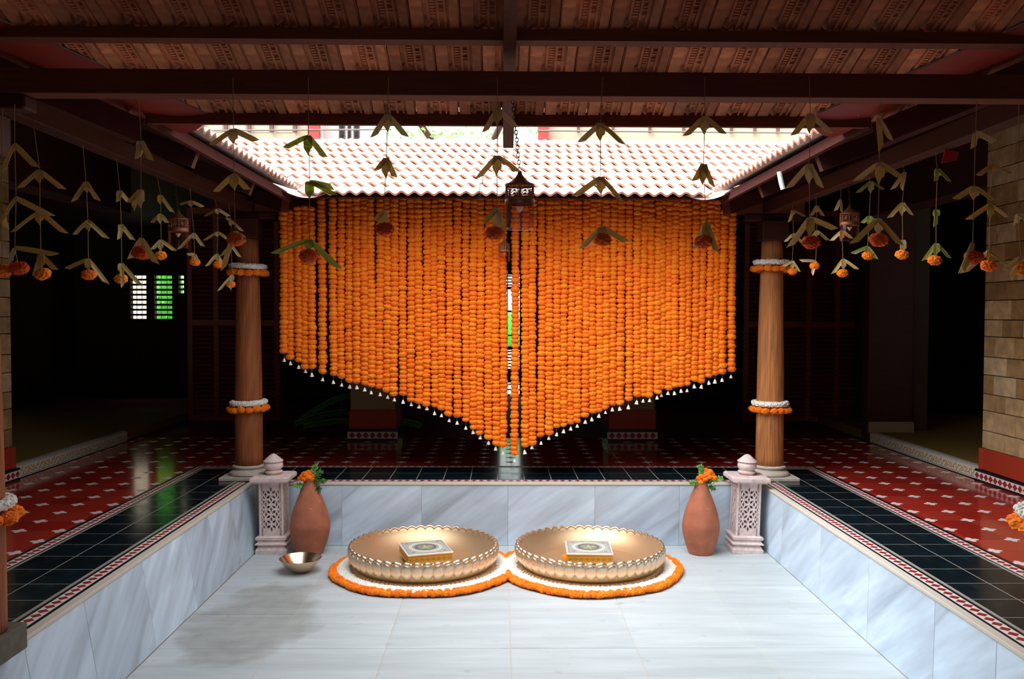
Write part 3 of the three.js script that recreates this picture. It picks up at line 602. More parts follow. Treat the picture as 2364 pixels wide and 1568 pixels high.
// [topX, topY, Z, folds [apexX, apexY, leftX, leftY, rightX, rightY, tabLength], flower [x, y], mats, label]
function leafString(o) {
  const { top, Z, folds, flower, deep, green, label, group, fr = .07 } = o, t = at(top[0], top[1], Z); if (o.hung) { t.y = o.hung; t.x = Math.sign(t.x) * (t.x < 0 ? 2.13 : 2.265); }
  const g = thing('leaf_string', label, 'leaf string', [t.x, t.y, t.z], group);
  const loc = (px, py, dz = 0) => at(px, py, Z - dz).sub(t), mats = green ? M.leafGreen : M.leaf;
  const pts = [V(0, 0, 0), ...folds.map((f) => loc(f[0], f[1] + 2))]; if (flower) pts.push(loc(flower[0], flower[1]));
  part('cord', merge(pts.slice(1).map((p, i) => rod(pts[i], p, .0015, 5))), M.cord, g);
  for (const [ax, ay, lx, ly, rx, ry, tab] of folds) {
    const A = loc(ax, ay), w = .0225;
    if (lx != null) part('leaf_blade', blade(A, loc(lx, ly, rr(-.03, .05)), w, V(rr(-.3, .3), rr(.1, .7), 1), 1), pick(mats), g);
    if (rx != null) part('leaf_blade', blade(A.clone().add(V(0, 0, .002)), loc(rx, ry, rr(-.03, .05)), w, V(rr(-.3, .3), rr(.1, .7), 1), -1), pick(mats), g);
    if (tab) part('leaf_tab', blade(A.clone().add(V(0, .002, .006)), loc(ax + rr(-2, 2), ay + tab, .01), .036, V(rr(-.2, .2), .15, 1), 0), pick(mats), g);
  }
  if (flower) { const f = loc(flower[0], flower[1], -.005); bloom(g, f.x, f.y, f.z, fr, deep ? M.flowerShaded : M.flower); }
}
{
  const FZ = 3.425, group = 'strings of folded palm leaves hung round the court';
  const front = [
    { top: [6, 250], folds: [[4, 488, -20, 540, 15, 530, 30]], flower: [6, 625], label: 'dark leaf string at the very left edge of the picture' },
    { top: [34, 240], folds: [[34, 333, 6, 399, 89, 391, 0], [37, 457, 10, 500, 126, 503, 0], [34, 572, 22, 610, 135, 590, 0]], flower: [44, 619], deep: 1, label: 'shadowed leaf string beside the left edge, second from the left on the front beam' },
    { top: [320, 228], folds: [[326, 327, 317, 368, 350, 373, 30], [325, 440, 295, 471, 305, 485, 40], [327, 551, 298, 602, 363, 613, 0]], flower: [326, 584], deep: 1, label: 'leaf string on the front beam just left of the roof opening corner' },
    { top: [538, 180], folds: [[539, 300, 485, 338, 597, 328, 33], [540, 404, 494, 447, 575, 441, 36], [543, 534, 514, 627, 560, 560, 0]], flower: [545, 552], deep: 1, label: 'front leaf string whose marigold hangs before the far left column' },
    { top: [712, 178], folds: [[712, 315, 654, 344, 753, 367, 44], [715, 420, 774, 434, 776, 452, 40], [715, 554, 627, 588, 787, 625, 28]], flower: [712, 592], deep: 1, green: 1, label: 'fresh green leaf string hanging before the left end of the curtain' },
    { top: [897, 178], folds: [[895, 265, 860, 319, 940, 319, 40], [892, 366, 869, 394, 913, 413, 47], [886, 488, 865, 511, null, null, 43]], flower: [889, 528], deep: 1, label: 'front leaf string hanging before the left half of the curtain, narrow lowest leaf' },
    { top: [1148, 178], folds: [[1149, 252, 1117, 308, 1194, 297, 38], [1148, 361, 1102, 414, 1199, 399, 46], [1147, 482, 1117, 516, 1165, 535, 51]], flower: [1142, 538], deep: 1, label: 'leaf string hanging just left of the central lantern' },
    { top: [1391, 178], folds: [[1386, 286, 1336, 332, 1441, 336, 40], [1387, 410, 1322, 457, 1437, 468, 40], [1389, 525, 1341, 577, 1452, 562, 22]], flower: [1390, 552], deep: 1, label: 'leaf string right of the central lantern, widespread lowest leaves' },
    { top: [1627, 178], folds: [[1627, 270, 1580, 317, 1674, 312, 42], [1624, 380, 1602, 421, 1646, 433, 48], [1630, 516, 1604, 579, 1655, 586, 34]], flower: [1625, 557], deep: 1, label: 'leaf string hanging before the right end of the curtain' },
    { top: [1868, 178], folds: [[1871, 265, 1829, 316, 1920, 310, 44], [1868, 380, 1816, 439, 1897, 436, 46], [1869, 504, 1820, 575, 1934, 532, 45]], flower: [1872, 559], deep: 1, label: 'leaf string just right of the far right column, three broad folds' },
    { top: [2034, 235], folds: [[2027, 273, 2034, 354, 2058, 326, 0], [2031, 377, 1973, 420, 2083, 412, 50], [2027, 506, 1964, 567, 2083, 570, 40]], flower: [2028, 554], deep: 1, label: 'large front leaf string left of the dark doorway on the right' },
    { top: [2255, 235], folds: [[2252, 306, 2246, 345, 2300, 330, 0], [2249, 432, 2202, 462, 2297, 466, 30], [2246, 561, 2217, 633, 2221, 628, 0]], flower: [2248, 594], deep: 1, label: 'dim front leaf string before the edge of the right stone pier' },
    { top: [2352, 240], folds: [[2351, 494, 2345, 520, 2400, 530, 0], [2357, 594, 2316, 626, 2331, 646, 0]], flower: [2362, 620], label: 'leaf string at the very right edge of the picture' },
  ];
  for (const f of front) leafString({ Z: FZ, group, ...f });
  const sideL = [
    { x: 92, top: [75, 310], folds: [[92, 394, 42, 437, 151, 441, 30], [92, 488, 26, 539, 155, 543, 32], [95, 589, 79, 639, 131, 626, 36]], flower: [99, 633], label: 'dim leaf string nearest the camera on the left side beam' },
    { x: 203, top: [188, 345], folds: [[199, 421, 168, 468, 229, 467, 24], [203, 510, 169, 545, 250, 554, 24], [204, 599, 149, 623, 250, 659, 26]], flower: [205, 635], label: 'pale leaf string on the left side beam, long curved leaf at its foot' },
    { x: 279, top: [274, 388], folds: [[277, 441, 272, 467, 300, 470, 22], [280, 519, 275, 554, 310, 558, 20], [281, 609, 284, 665, 327, 662, 24]], flower: [279, 644], label: 'leaf string whose lowest leaf crosses the white louvred window' },
    { x: 371, top: [371, 425], folds: [[371, 451, null, null, 401, 494, 22], [371, 495, 349, 516, 388, 516, 22], [372, 555, 350, 578, 406, 581, 26]], flower: [371, 590], label: 'leaf string above the green louvred window, left of the left lantern' },
    { x: 446, top: [440, 440], folds: [[441, 465, 413, 473, 471, 479, 14], [448, 539, 411, 578, 471, 572, 14], [449, 587, 431, 588, 458, 606, 12]], flower: [450, 605], label: 'leaf string just right of the left lantern' },
    { x: 502, top: [503, 450], folds: [[503, 483, 471, 501, 531, 501, 12], [503, 536, 470, 557, 528, 554, 12], [501, 587, 476, 617, 520, 618, 18]], flower: [503, 611], label: 'small leaf string next left of the far left column' },
    { x: 534, top: [533, 465], folds: [[533, 509, 520, 503, 561, 536, 14], [534, 566, 509, 593, 555, 596, 14], [536, 636, 503, 674, 531, 671, 16]], flower: [533, 657], label: 'smallest left leaf string, touching the upper garland of the column' },
  ];
  const sideR = [
    { x: 1830, top: [1838, 462], folds: [[1830, 486, 1821, 515, 1860, 501, 14], [1832, 540, 1811, 560, 1854, 564, 14], [1829, 603, 1807, 616, 1846, 629, 20]], flower: [1830, 627], label: 'smallest right leaf string, beside the upper garland of the right column' },
    { x: 1884, top: [1888, 440], folds: [[1885, 476, 1872, 500, 1901, 500, 16], [1886, 533, 1868, 556, 1913, 557, 14], [1883, 603, 1845, 602, 1874, 636, 0]], flower: [1881, 614], label: 'leaf string before the right shutter screen with a bright level lowest leaf' },
    { x: 1943, top: [1942, 432], folds: [[1940, 461, 1928, 489, 1943, 491, 0], [1944, 533, 1917, 558, 1967, 552, 24], [1946, 599, 1921, 635, 1982, 624, 26]], flower: [1945, 631], label: 'leaf string hanging just left of the right lantern' },
    { x: 2006, top: [2012, 400], green: 1, folds: [[2010, 420, 1978, 447, 2042, 439, 28], [2007, 500, 1989, 516, 2024, 516, 20], [2003, 570, 1965, 587, 2025, 600, 18]], flower: [2004, 590], label: 'greenish leaf string just right of the right lantern' },
    { x: 2083, top: [2090, 372], folds: [[2089, 397, 2058, 441, 2080, 440, 0], [2083, 469, 2050, 506, 2106, 498, 30], [2084, 555, null, null, 2080, 597, 30]], flower: [2082, 588], label: 'leaf string at the left edge of the dark right doorway' },
    { x: 2160, top: [2166, 345], green: 1, folds: [[2164, 390, 2160, 420, 2194, 421, 24], [2161, 485, 2159, 526, null, null, 20], [2161, 563, 2131, 605, 2194, 598, 30]], flower: [2158, 601], label: 'leaf string alone before the black doorway on the right' },
    { x: 2284, top: [2296, 300], folds: [[2290, 382, 2256, 407, 2337, 403, 24], [2285, 473, 2231, 510, 2328, 504, 34], [2284, 579, 2218, 635, 2325, 614, 20]], flower: [2282, 614], label: 'leaf string along the dark edge of the right stone pier' },
  ];
  for (const f of sideL) leafString({ Z: -2.13 / ((f.x - 1158) / F), group, hung: 2.258, ...f });
  for (const f of sideR) leafString({ Z: 2.265 / ((f.x - 1158) / F), group, hung: 2.258, ...f });
}

// ───────────────────────── hanging lanterns ─────────────────────────
const filigreeGeo = (() => {                           // pierced band: rosettes of small petals on a cylinder
  const a = [], r = .058; 
  for (const y of [.004, .058]) a.push(new THREE.TorusGeometry(r, .003, 5, 40).rotateX(Math.PI / 2).translate(0, y, 0));
  for (let i = 0; i < 8; i++) { const t = i / 8 * 6.283, c = V(Math.sin(t) * r, .031, Math.cos(t) * r), tan = V(Math.cos(t), 0, -Math.sin(t));
    for (let k = 0; k < 10; k++) { const b = k / 10 * 6.283, e = c.clone().addScaledVector(tan, Math.cos(b) * .024).add(V(0, Math.sin(b) * .025, 0)); e.x *= r / Math.hypot(e.x, e.z); e.z *= r / Math.hypot(e.x, e.z); a.push(rod(c, e, .0016, 4)); }
    const up = V(Math.sin(t + .393) * r, 0, Math.cos(t + .393) * r); for (let k = 0; k < 4; k++) a.push(rod(up.clone().add(V(0, .006 + k * .013, 0)), up.clone().add(V(0, .012 + k * .013, 0)), .005, 5)); }
  return merge(a);
})();
const ringLink = new THREE.TorusGeometry(.0085, .0019, 6, 14);
function lantern(label, px, topPy, capPy, Z, k, hook) {
  const cap = at(px, capPy, Z), top = hook ?? at(px, topPy, Z), o = thing('hanging_lantern', label, 'lantern', [cap.x, cap.y, cap.z], 'glass lanterns hung at the middle of each side');
  const S = (g) => g.clone().scale(k, k, k);
  part('cap', S(lathe([[.001, 0], [.008, 0], [.01, -.012], [.02, -.026], [.036, -.04], [.052, -.05], [.061, -.054], [.061, -.058], [.001, -.056]], 32)), M.filigree, o);
  part('pierced_band', S(filigreeGeo.clone().translate(0, -.118, 0)), M.filigree, o);
  part('collar', S(lathe([[.059, -.118], [.062, -.118], [.062, -.136], [.059, -.136], [.059, -.118]], 40)), M.filigree, o);
  part('glass_shade', S(lathe([[.0585, -.128], [.06, -.236], [.0585, -.237], [.057, -.235], [.0565, -.128]], 40)), M.glass, o);
  part('candle_cup', S(lathe([[.001, -.168], [.004, -.166], [.014, -.152], [.018, -.146], [.016, -.146], [.001, -.158]], 20)), M.whitePaint, o);
  part('cup_rod', S(rod(V(0, -.15, 0), V(0, -.056, 0), .0015)), M.chain, o);
  const d = top.clone().sub(cap), n = Math.max(3, Math.round(d.length() / .0155)), links = [];
  for (let i = 0; i < n; i++) { const g = ringLink.clone().scale(.8, 1.1, 1); if (i % 2) g.rotateY(Math.PI / 2); const p = d.clone().multiplyScalar((i + .5) / n); links.push(g.translate(p.x, p.y, p.z)); }
  part('chain', merge(links), M.chain, o);
}
lantern('large central lantern hanging from the front beam before the bright roof', 1200, 222, 396, 3.62, 1, V(.045, 2.258, -3.52));
lantern('small lantern before the slit in the middle of the marigold curtain', 1164, 470, 552, 7.22, .78, V(.022, 2.417, -7.22));
lantern('lantern in the shade on the left, among the leaf strings', 411, 425, 485, 5.75, 1.05, V(-2.13, 2.257, -5.75));
lantern('lantern in the shade on the right, its glass catching the light', 1962, 420, 473, 5.7, 1.0, V(2.27, 2.257, -5.7));

// ───────────────────────── basins, garlands, stools ─────────────────────────
const FY = -DROP;
function basin(label, x, Z, turn) {
  const o = thing('brass_basin', label, 'basin', [x, FY, -Z], 'wide brass basins on the court floor', turn), n = 46;
  part('bowl', lathe([[.001, .05], [.47, .05], [.508, .056], [.528, .082], [.54, .12], [.546, .16], [.548, .186], [.54, .194], [.532, .19], [.522, .17], [.5, .135], [.46, .098], [.43, .078], [.412, .07], [.405, .064], [.398, .062], [.39, .0615], [.001, .0615]], 96), M.brassIn, o);
  { // scalloped lip
    const g = new THREE.TorusGeometry(.541, .0135, 10, n * 8).rotateX(Math.PI / 2), p = g.attributes.position;
    for (let i = 0; i < p.count; i++) { const a = Math.atan2(p.getX(i), p.getZ(i)), c = Math.abs(Math.cos(a * n / 2)), r = Math.hypot(p.getX(i), p.getZ(i)), k = (r + (c - .6) * .012) / r; p.setX(i, p.getX(i) * k); p.setZ(i, p.getZ(i) * k); p.setY(i, p.getY(i) + .184 + .014 * c); }
    g.computeVertexNormals(); part('lip', g, M.brass, o);
  }
  // foot with radial ribs
  const foot = lathe([[.001, 0], [.5, 0], [.562, .004], [.566, .012], [.555, .026], [.53, .042], [.5, .056], [.001, .056]], 288), p = foot.attributes.position;
  for (let i = 0; i < p.count; i++) { const a = Math.atan2(p.getZ(i), p.getX(i)), r = Math.hypot(p.getX(i), p.getZ(i)); if (r > .49) { const k = 1 + .014 * Math.abs(Math.sin(a * 48)) * (r > .52 ? 1 : .3); p.setX(i, p.getX(i) * k); p.setZ(i, p.getZ(i) * k); p.setY(i, p.getY(i) + (r > .51 && r < .56 ? .008 * Math.abs(Math.sin(a * 48)) : 0)); } }
  foot.computeVertexNormals(); part('foot', foot, M.brass, o);
  // a ring of rounded petals on the rim
  const w = 2 * Math.PI * .55 / n, pet = new THREE.SphereGeometry(1, 14, 10, 0, Math.PI); pet.scale(w * .56, .058, .022); pet.translate(0, .134, 0);
  const ps = pet.attributes.position; for (let i = 0; i < ps.count; i++) { const y = ps.getY(i) - .134; if (y < 0) ps.setY(i, .134 + y * .95); ps.setZ(i, ps.getZ(i) + (y > 0 ? y * .22 : y * .28)); } pet.computeVertexNormals();
  const rim = new THREE.TorusGeometry(w * .515, .004, 6, 14, Math.PI).scale(1, 1.5, 1).translate(0, .137, .009);
  for (let i = 0; i < n; i++) { const a = i / n * Math.PI * 2; const m = part('petal', pet, M.brass, o, [Math.sin(a) * .541, 0, Math.cos(a) * .541], [0, a, 0]); part('petal_edge', rim, M.brass, m); }
}
const BZ = 6.51;
basin('left brass basin with petal rim, holding the askew painted stool', -.575, BZ, 0);
basin('right brass basin with petal rim, holding the straight painted stool', .672, BZ, .05);
function floorGarland(label, x, Z, gapA, phase) {      // white jasmine mat edge and a rope of marigolds outside it
  const o = thing('floor_garland', label, 'garland', [x, FY, -Z], 'garlands laid round the basins');
  const a = [], q = rng(phase + 5);
  const T = new THREE.TorusGeometry(.598, .05, 8, 90).rotateX(Math.PI / 2).scale(1, .6, 1).translate(0, .026, 0); a.push(T);
  for (let i = 0; i < 1500; i++) { const t = q() * 6.283, r = .598 + (q() - .5) * .1, b = new THREE.OctahedronGeometry(1); b.scale(.011, .008, .011); b.rotateY(q() * 6); b.translate(Math.cos(t) * r, .048 + .01 * q() - Math.abs(r - .598) * .35, Math.sin(t) * r); a.push(b); }
  part('jasmine_rope', merge(a), M.jasmine, o);
  const N = 150;
  for (let i = 0; i < N; i++) {
    const t = i / N * 6.283; let r = .664 + .012 * Math.sin(t * 3 + phase) + .008 * Math.sin(t * 7 + phase); const cx = Math.cos(t) * r;
    if (Math.abs(x + cx - .045) < .0 ) continue;
    if (gapA > 0 ? x + cx > .05 : x + cx < .045) continue;   // where the two rings meet they share one rope
    bloom(o, cx, .026 + rr(-.004, .006), Math.sin(t) * r, rr(.044, .054)).rotation.x += .3;
    if (R() < .9) bloom(o, Math.cos(t + .02) * (r - .02), .036, Math.sin(t + .02) * (r - .02), rr(.034, .044));
  }
}
floorGarland('white and orange flower ring laid round the left brass basin', -.575, BZ, 1, 0);
floorGarland('white and orange flower ring laid round the right brass basin', .672, BZ, -1, 2);
function stool(label, x, Z, turn) {
  const o = thing('low_stool', label, 'stool', [x, FY + .0615, -Z], 'painted low stools in the basins', turn), w = .332, d = .35;
  part('top', rbox(w + .012, .012, d + .012, .004, 0, .094, 0), M.silverEdge, o);
  const pl = new THREE.BoxGeometry(w - .004, .002, d - .004).translate(0, .1005, 0); part('painted_panel', pl, M.board, o);
  for (const s of [-1, 1]) { part('apron', new THREE.BoxGeometry(w, .066, .01), M.apron, o, [0, .055, s * (d / 2 - .006)]); part('apron', new THREE.BoxGeometry(d - .02, .066, .01), M.apron, o, [s * (w / 2 - .006), .055, 0], [0, Math.PI / 2, 0]); }
  for (const a of [-1, 1]) for (const b of [-1, 1]) part('foot', lathe([[.001, 0], [.014, 0], [.017, .01], [.015, .022], [.001, .022]], 14), M.silverEdge, o, [a * (w / 2 - .03), 0, b * (d / 2 - .03)]);
}
stool('painted low stool with gold sides standing askew in the left basin', -.566, 6.55, .3);
stool('painted low stool with gold sides standing square in the right basin', .668, 6.55, -.04);
{ const p = at(1307, 1287, 6.42), o = thing('loose_marigold', 'single orange marigold against the left side of the right stool', 'flower', [p.x, p.y, p.z]); bloom(o, 0, 0, 0, .056); }

// ───────────────────────── vases, bowl, stone lanterns ─────────────────────────
function vase(label, x, Z, k) {
  const o = thing('terracotta_vase', label, 'vase', [x, FY, -Z], 'tall terracotta vases at the back of the court');
  const c = new THREE.CatmullRomCurve3([[.104, .003], [.122, .05], [.145, .12], [.16, .205], [.157, .25], [.138, .335], [.108, .42], [.074, .5], [.055, .55], [.05, .578], [.056, .596]].map(([r, y]) => V(r * k, y, 0))), pts = c.getPoints(40).map((p) => [p.x, p.y]);
  part('body', wobble(lathe([[.001, 0], [.098 * k, 0], ...pts, [.051 * k, .598], [.045 * k, .58], [.06 * k, .5], [.001, .46]], 56), .006, Z), M.clay, o, [0, 0, 0], [0, Math.PI, 0]);
}
vase('wider terracotta vase beside the left stone lantern', -1.53, 6.98, 1);
vase('slimmer terracotta vase beside the right stone lantern', 1.617, 6.97, .93);
const leafGeo = (() => { const g = geoFrom([0, 0, 0, .3, .45, .08, 0, .5, 0, -.3, .45, .08, 0, 1, -.06], [0, 1, 2, 1, 4, 2, 0, 2, 3, 2, 4, 3]); return g; })();
function bouquet(label, px, py, Z, sprigs, blooms) {
  const p = at(px, py, Z), o = thing('flower_bunch', label, 'flowers', [p.x, p.y, p.z], 'marigold bunches in the vases'), q = rng(px);
  part('stem', merge([[.012, .01], [-.014, .006], [.002, -.014]].map(([x, z]) => rod(V(x * .6, -.09, z * .6), V(x * 1.5, .05, z * 1.5), .004))), M.sprig[2], o);
  for (const [dx, dy, dz, r] of blooms) bloom(o, dx, dy, dz, r);
  sprigs.forEach(([dx, dy, len, ang, n, mi], k) => {
    const a = [], b = V(dx, dy, .01), d = V(Math.sin(ang), Math.cos(ang), .2).normalize(), tip = b.clone().addScaledVector(d, len); a.push(rod(V(dx * .3, -.03, 0), tip, .0022, 4));
    for (let i = 0; i < n * 2; i++) { const t = .1 + .75 * q(), g = leafGeo.clone(), s = .014 + .012 * q(); g.scale(s * .9, s, s); g.rotateX(q() * 2 - 1); g.rotateZ(-ang + (q() - .5) * 2.8); g.rotateY((q() - .5) * 2); g.scale(1.2, 1.2, 1.2); const c = b.clone().lerp(tip, t); g.translate(c.x + (q() - .5) * .024, c.y + (q() - .5) * .012, c.z + q() * .03 - .005); a.push(g); }
    const m = part('sprig', merge(a), M.sprig[mi], o);
  });
}
bouquet('marigold bunch with a tall green sprig in the left vase', 714, 1120, 6.98, [[.03, .06, .13, .25, 60, 1], [.04, .05, .1, .75, 60, 0], [.05, .02, .09, 1.3, 45, 0], [-.04, .0, .07, -1.5, 50, 1], [.02, 0, .05, 2.6, 30, 2], [-.02, -.01, .05, -2.4, 26, 2], [0, .01, .05, -.4, 50, 0], [.05, -.01, .06, 2.2, 20, 2]],
  [[-.02, .085, .02, .062], [.014, .095, .015, .062], [-.05, .072, .01, .056], [.005, .07, .04, .056], [.036, .082, .02, .054], [-.03, .055, .035, .05], [-.07, .056, .01, .044], [-.005, .1, .0, .056], [.03, .058, .035, .04], [-.038, .09, .0, .05]]);
bouquet('marigold bunch with leaves fanned to three sides in the right vase', 1628, 1118, 6.97, [[-.03, .07, .1, -.2, 60, 1], [.05, .03, .08, 1.2, 55, 1], [-.05, .01, .09, -1.45, 50, 1], [.02, .0, .05, .2, 60, 0], [.03, -.01, .05, 2.2, 26, 0], [-.03, -.01, .05, -2.3, 26, 1]],
  [[.0, .085, .03, .064], [.03, .1, .01, .064], [-.028, .07, .03, .06], [.058, .055, .025, .058], [-.048, .05, .01, .056], [.02, .066, .04, .052], [-.044, .024, .03, .05], [.05, .08, .01, .05], [.0, .11, .0, .05], [-.01, .05, .045, .046]]);
{
  const o = thing('brass_bowl', 'small shallow brass bowl on the floor before the left vase', 'bowl', [-1.49, FY, -6.47]);
  part('bowl', lathe([[.001, .002], [.05, .002], [.07, .008], [.1, .03], [.13, .066], [.152, .1], [.156, .103], [.152, .104], [.126, .068], [.096, .034], [.066, .014], [.001, .01]], 64), M.bowl, o);
}
const jali = (() => {                                  // pierced stone panel, in the x-y plane
  const w = .19, h = .43, s = new THREE.Shape(); s.moveTo(-w / 2, 0); s.lineTo(w / 2, 0); s.lineTo(w / 2, h); s.lineTo(-w / 2, h); s.closePath();
  const c = .043, a = .0795, y0 = .0165, P = (k, m) => [k * c, y0 + (m + (Math.abs(k) % 2) / 2) * a];
  const hole = (p, q, len, hw) => { const mx = (p[0] + q[0]) / 2, my = (p[1] + q[1]) / 2, dx = q[0] - p[0], dy = q[1] - p[1], L = Math.hypot(dx, dy), ux = dx / L, uy = dy / L, l = L * len / 2;
    if (Math.abs(mx) > .07 || my - l < .016 || my + l > h - .016) return; const pa = new THREE.Path(); const pts = [[mx - ux * l, my - uy * l], [mx - uy * hw, my + ux * hw], [mx + ux * l, my + uy * l], [mx + uy * hw, my - ux * hw]]; pts.forEach(([x, y], i) => i ? pa.lineTo(x, y) : pa.moveTo(x, y)); pa.closePath(); s.holes.push(pa); };
  for (let k = -2; k <= 2; k++) for (let m = -1; m < 6; m++) { hole(P(k, m), P(k, m + 1), (.58), .0085); if (k < 2) { const p = P(k, m), q = [p[0] + c, p[1] + a / 2], r = [p[0] + c, p[1] - a / 2]; hole(p, q, .7, .0115); hole(p, r, .7, .0115); } }
  return planarUV(new THREE.ExtrudeGeometry(s, { depth: .03, bevelEnabled: false }).translate(0, 0, -.01));
})();
function stoneLantern(label, x, Z, tiltZ, turn) {
  const o = thing('stone_lantern', label, 'stone lantern', [x, FY, -Z], 'pierced pink stone lanterns in the court corners', turn); o.rotation.z = tiltZ;
  const sq = (pts) => { const g = lathe(pts.map(([r, y]) => [r * Math.SQRT2, y]), 4).rotateY(Math.PI / 4); const n = toCreasedNormals(g, .3); return planarUV(n); };
  part('base', sq([[.001, 0], [.125, 0], [.125, .03], [.108, .058], [.104, .066], [.126, .072], [.126, .08], [.112, .092], [.108, .108], [.122, .114], [.124, .132], [.1, .14], [.001, .14]]), M.sand, o);
  for (let i = 0; i < 4; i++) { const a = i * Math.PI / 2; part('pierced_panel', jali, M.sand, o, [Math.sin(a) * .075, .138, Math.cos(a) * .075], [0, a, 0]); }
  const post = rbox(.018, .43, .018, .003);
  for (const a of [-1, 1]) for (const b of [-1, 1]) part('corner_post', post, M.sand, o, [a * .0885, .353, b * .0885]);
  part('cap_slab', sq([[.001, .566], [.11, .566], [.15, .582], [.152, .588], [.152, .61], [.14, .622], [.001, .622]]), M.sand, o);
  part('finial', lathe([[.001, .62], [.062, .622], [.062, .634], [.07, .638], [.072, .65], [.06, .656], [.056, .66], [.07, .672], [.077, .692], [.075, .71], [.066, .722], [.078, .726], [.08, .732], [.05, .758], [.022, .782], [.001, .79]], 36), M.sand, o);
}
stoneLantern('left pierced pink stone lantern, in the corner beside the wider vase', -1.832, 7.058, .012, 0);
stoneLantern('right pierced pink stone lantern, leaning slightly in the corner', 1.99, 7.06, -.03, 0);

// banana leaves lying on the gallery floor behind the left pier
function bananaLeaf(label, a, b, w, lift, mi) {
  const o = thing('banana_leaf', label, 'leaf', [a.x, a.y, a.z], 'cut banana leaves lying in the back gallery'), d = b.clone().sub(a), L = d.length(); d.normalize();
  const s = d.clone().cross(V(0, 1, 0)).normalize(), pos = [], idx = [], N = 14, K = 4, q = rng(Math.round(L * 1000));
  for (let i = 0; i <= N; i++) { const t = i / N, hw = w * Math.sin(Math.PI * Math.min(1, .08 + t * .92)) ** .6 / 2; for (let k = -K; k <= K; k++) { const u = k / K, p = d.clone().multiplyScalar(L * t).addScaledVector(s, u * hw); pos.push(p.x, p.y + lift * 4 * t * (1 - t) + .04 * (1 - u * u) + .012 * Math.sin(t * 40 + k) , p.z); } }
  for (let i = 0; i < N; i++) for (let k = 0; k < 2 * K; k++) { const p = i * (2 * K + 1) + k, r = p + 2 * K + 1; idx.push(p, r, p + 1, p + 1, r, r + 1); }
  part('leaf_blade', geoFrom(pos, idx, true), M.banana[mi], o);
  part('midrib', merge([...Array(8)].map((_, i) => { const f = (t) => d.clone().multiplyScalar(L * t).add(V(0, lift * 4 * t * (1 - t) + .048, 0)); return rod(f(i / 8), f((i + 1) / 8), .008 * (1 - i / 10), 5); })), M.bananaRib, o);
}
bananaLeaf('upper dark green banana leaf lying left of the left gallery pier', at(690, 978, 10.7), at(835, 912, 11.0), .3, .08, 1);
bananaLeaf('lower dark green banana leaf lying left of the left gallery pier', at(680, 984, 10.3), at(830, 955, 10.6), .3, .05, 0);
bananaLeaf('front banana leaf at the foot of the leaf pile by the left pier', at(700, 990, 10.1), at(830, 978, 10.2), .26, .03, 0);
bananaLeaf('short green banana leaf end showing right of the left gallery pier', V(at(975, 978, 10.5).x, .02, -10.5), V(at(880, 962, 10.6).x, .03, -10.6), .26, .05, 1);

// small things at the right eave
{ const a = at(1799, 404, 5.34), b = at(1808, 437, 5.34), o = thing('drain_pipe', 'short white pipe stub under the right eave', 'pipe', [a.x, a.y, a.z]), d = b.clone().sub(a);
  const c = new THREE.CatmullRomCurve3([V(0, .02, 0), d.clone().multiplyScalar(.5), d]); part('pipe', new THREE.TubeGeometry(c, 6, .015, 10), M.whitePaint, o); }
{ const p = at(2187, 362, 4.5), o = thing('red_patch', 'small red patch high up on the right, above the doorway', 'patch', [p.x, p.y, p.z]);  // thin red shape for a red patch of unclear origin
  const q = (x, y) => at(x, y, 4.5).sub(p), a = [q(2172, 378), q(2180, 346), q(2212, 352), q(2208, 370)], pos = []; for (const z of [0, .006]) for (const v of a) pos.push(v.x, v.y, v.z + z + (z ? .004 : 0)); part('patch', geoFrom(pos, [4, 5, 6, 4, 6, 7, 0, 2, 1, 0, 3, 2, 0, 1, 5, 0, 5, 4, 1, 2, 6, 1, 6, 5, 2, 3, 7, 2, 7, 6, 3, 0, 4, 3, 4, 7]), M.redPatch, o); }

// ───────────────────────── beyond the roof and outside the windows ─────────────────────────
{
  const BZ2 = 19, X = (px) => at(px, 305, BZ2).x, Y = (py) => at(1182, py, BZ2).y;
  const b = thing('upper_building', 'cream upper storey with brown posts behind the roof on the left', 'building', [0, 0, -BZ2]);
  part('wall', box(X(712) + 13, 7.4, .3, (X(712) - 13) / 2, 3.6, -.2), M.cream, b);
  for (const p of [468, 522, 576, 628, 682]) part('post', box(.07, 1.6, .07, X(p), Y(309) + .8, .02), M.post, b);
  for (const p of [440, 493, 547, 601, 655]) part('wall_block', box(.36, .2, .02, X(p), Y(297), -.045), M.cream, b);
  part('red_pillar', box(X(739) - X(713), 7.4, .2, (X(713) + X(739)) / 2, 3.6, .02), M.creamRed, b);
  part('side_wall', box(X(835) - X(739), 7.4, .2, (X(835) + X(739)) / 2, 3.6, -.35), M.whitePaint, b);
  for (const [p0, p1] of [[778, 792], [798, 806], [812, 826]]) { const w = part('window_frame', box(X(p1) - X(p0), .5, .04, (X(p0) + X(p1)) / 2, Y(298) + .05, -.24), M.post, b); part('pane', box((X(p1) - X(p0)) * .6, .4, .02, (X(p0) + X(p1)) / 2, Y(298) + .05, -.21), M.blackLine, w); }
  part('rail', rod(V(X(430), Y(309), .12), V(X(905), Y(303), .12), .018, 8), M.pipe, b);
  const c = thing('far_building', 'pale upper storey with thin posts behind the roof on the right', 'building', [0, 0, -BZ2]);
  part('wall', box(13 - X(1262), 7.4, .3, (13 + X(1262)) / 2, 3.6, -.2), M.cream, c);
  part('red_pillar', box(X(1266) - X(1242), 7.4, .2, (X(1242) + X(1266)) / 2, 3.6, .02), M.creamRed, c);
  for (const p of [1335, 1415, 1500, 1578, 1688, 1742, 1795, 1880]) part('post', box(.06, 1.6, .06, X(p), Y(305) + .8, .02), M.post, c);
  part('rail', rod(V(X(1240), Y(304), .12), V(X(1960), Y(306), .12), .018, 8), M.pipe, c);
}
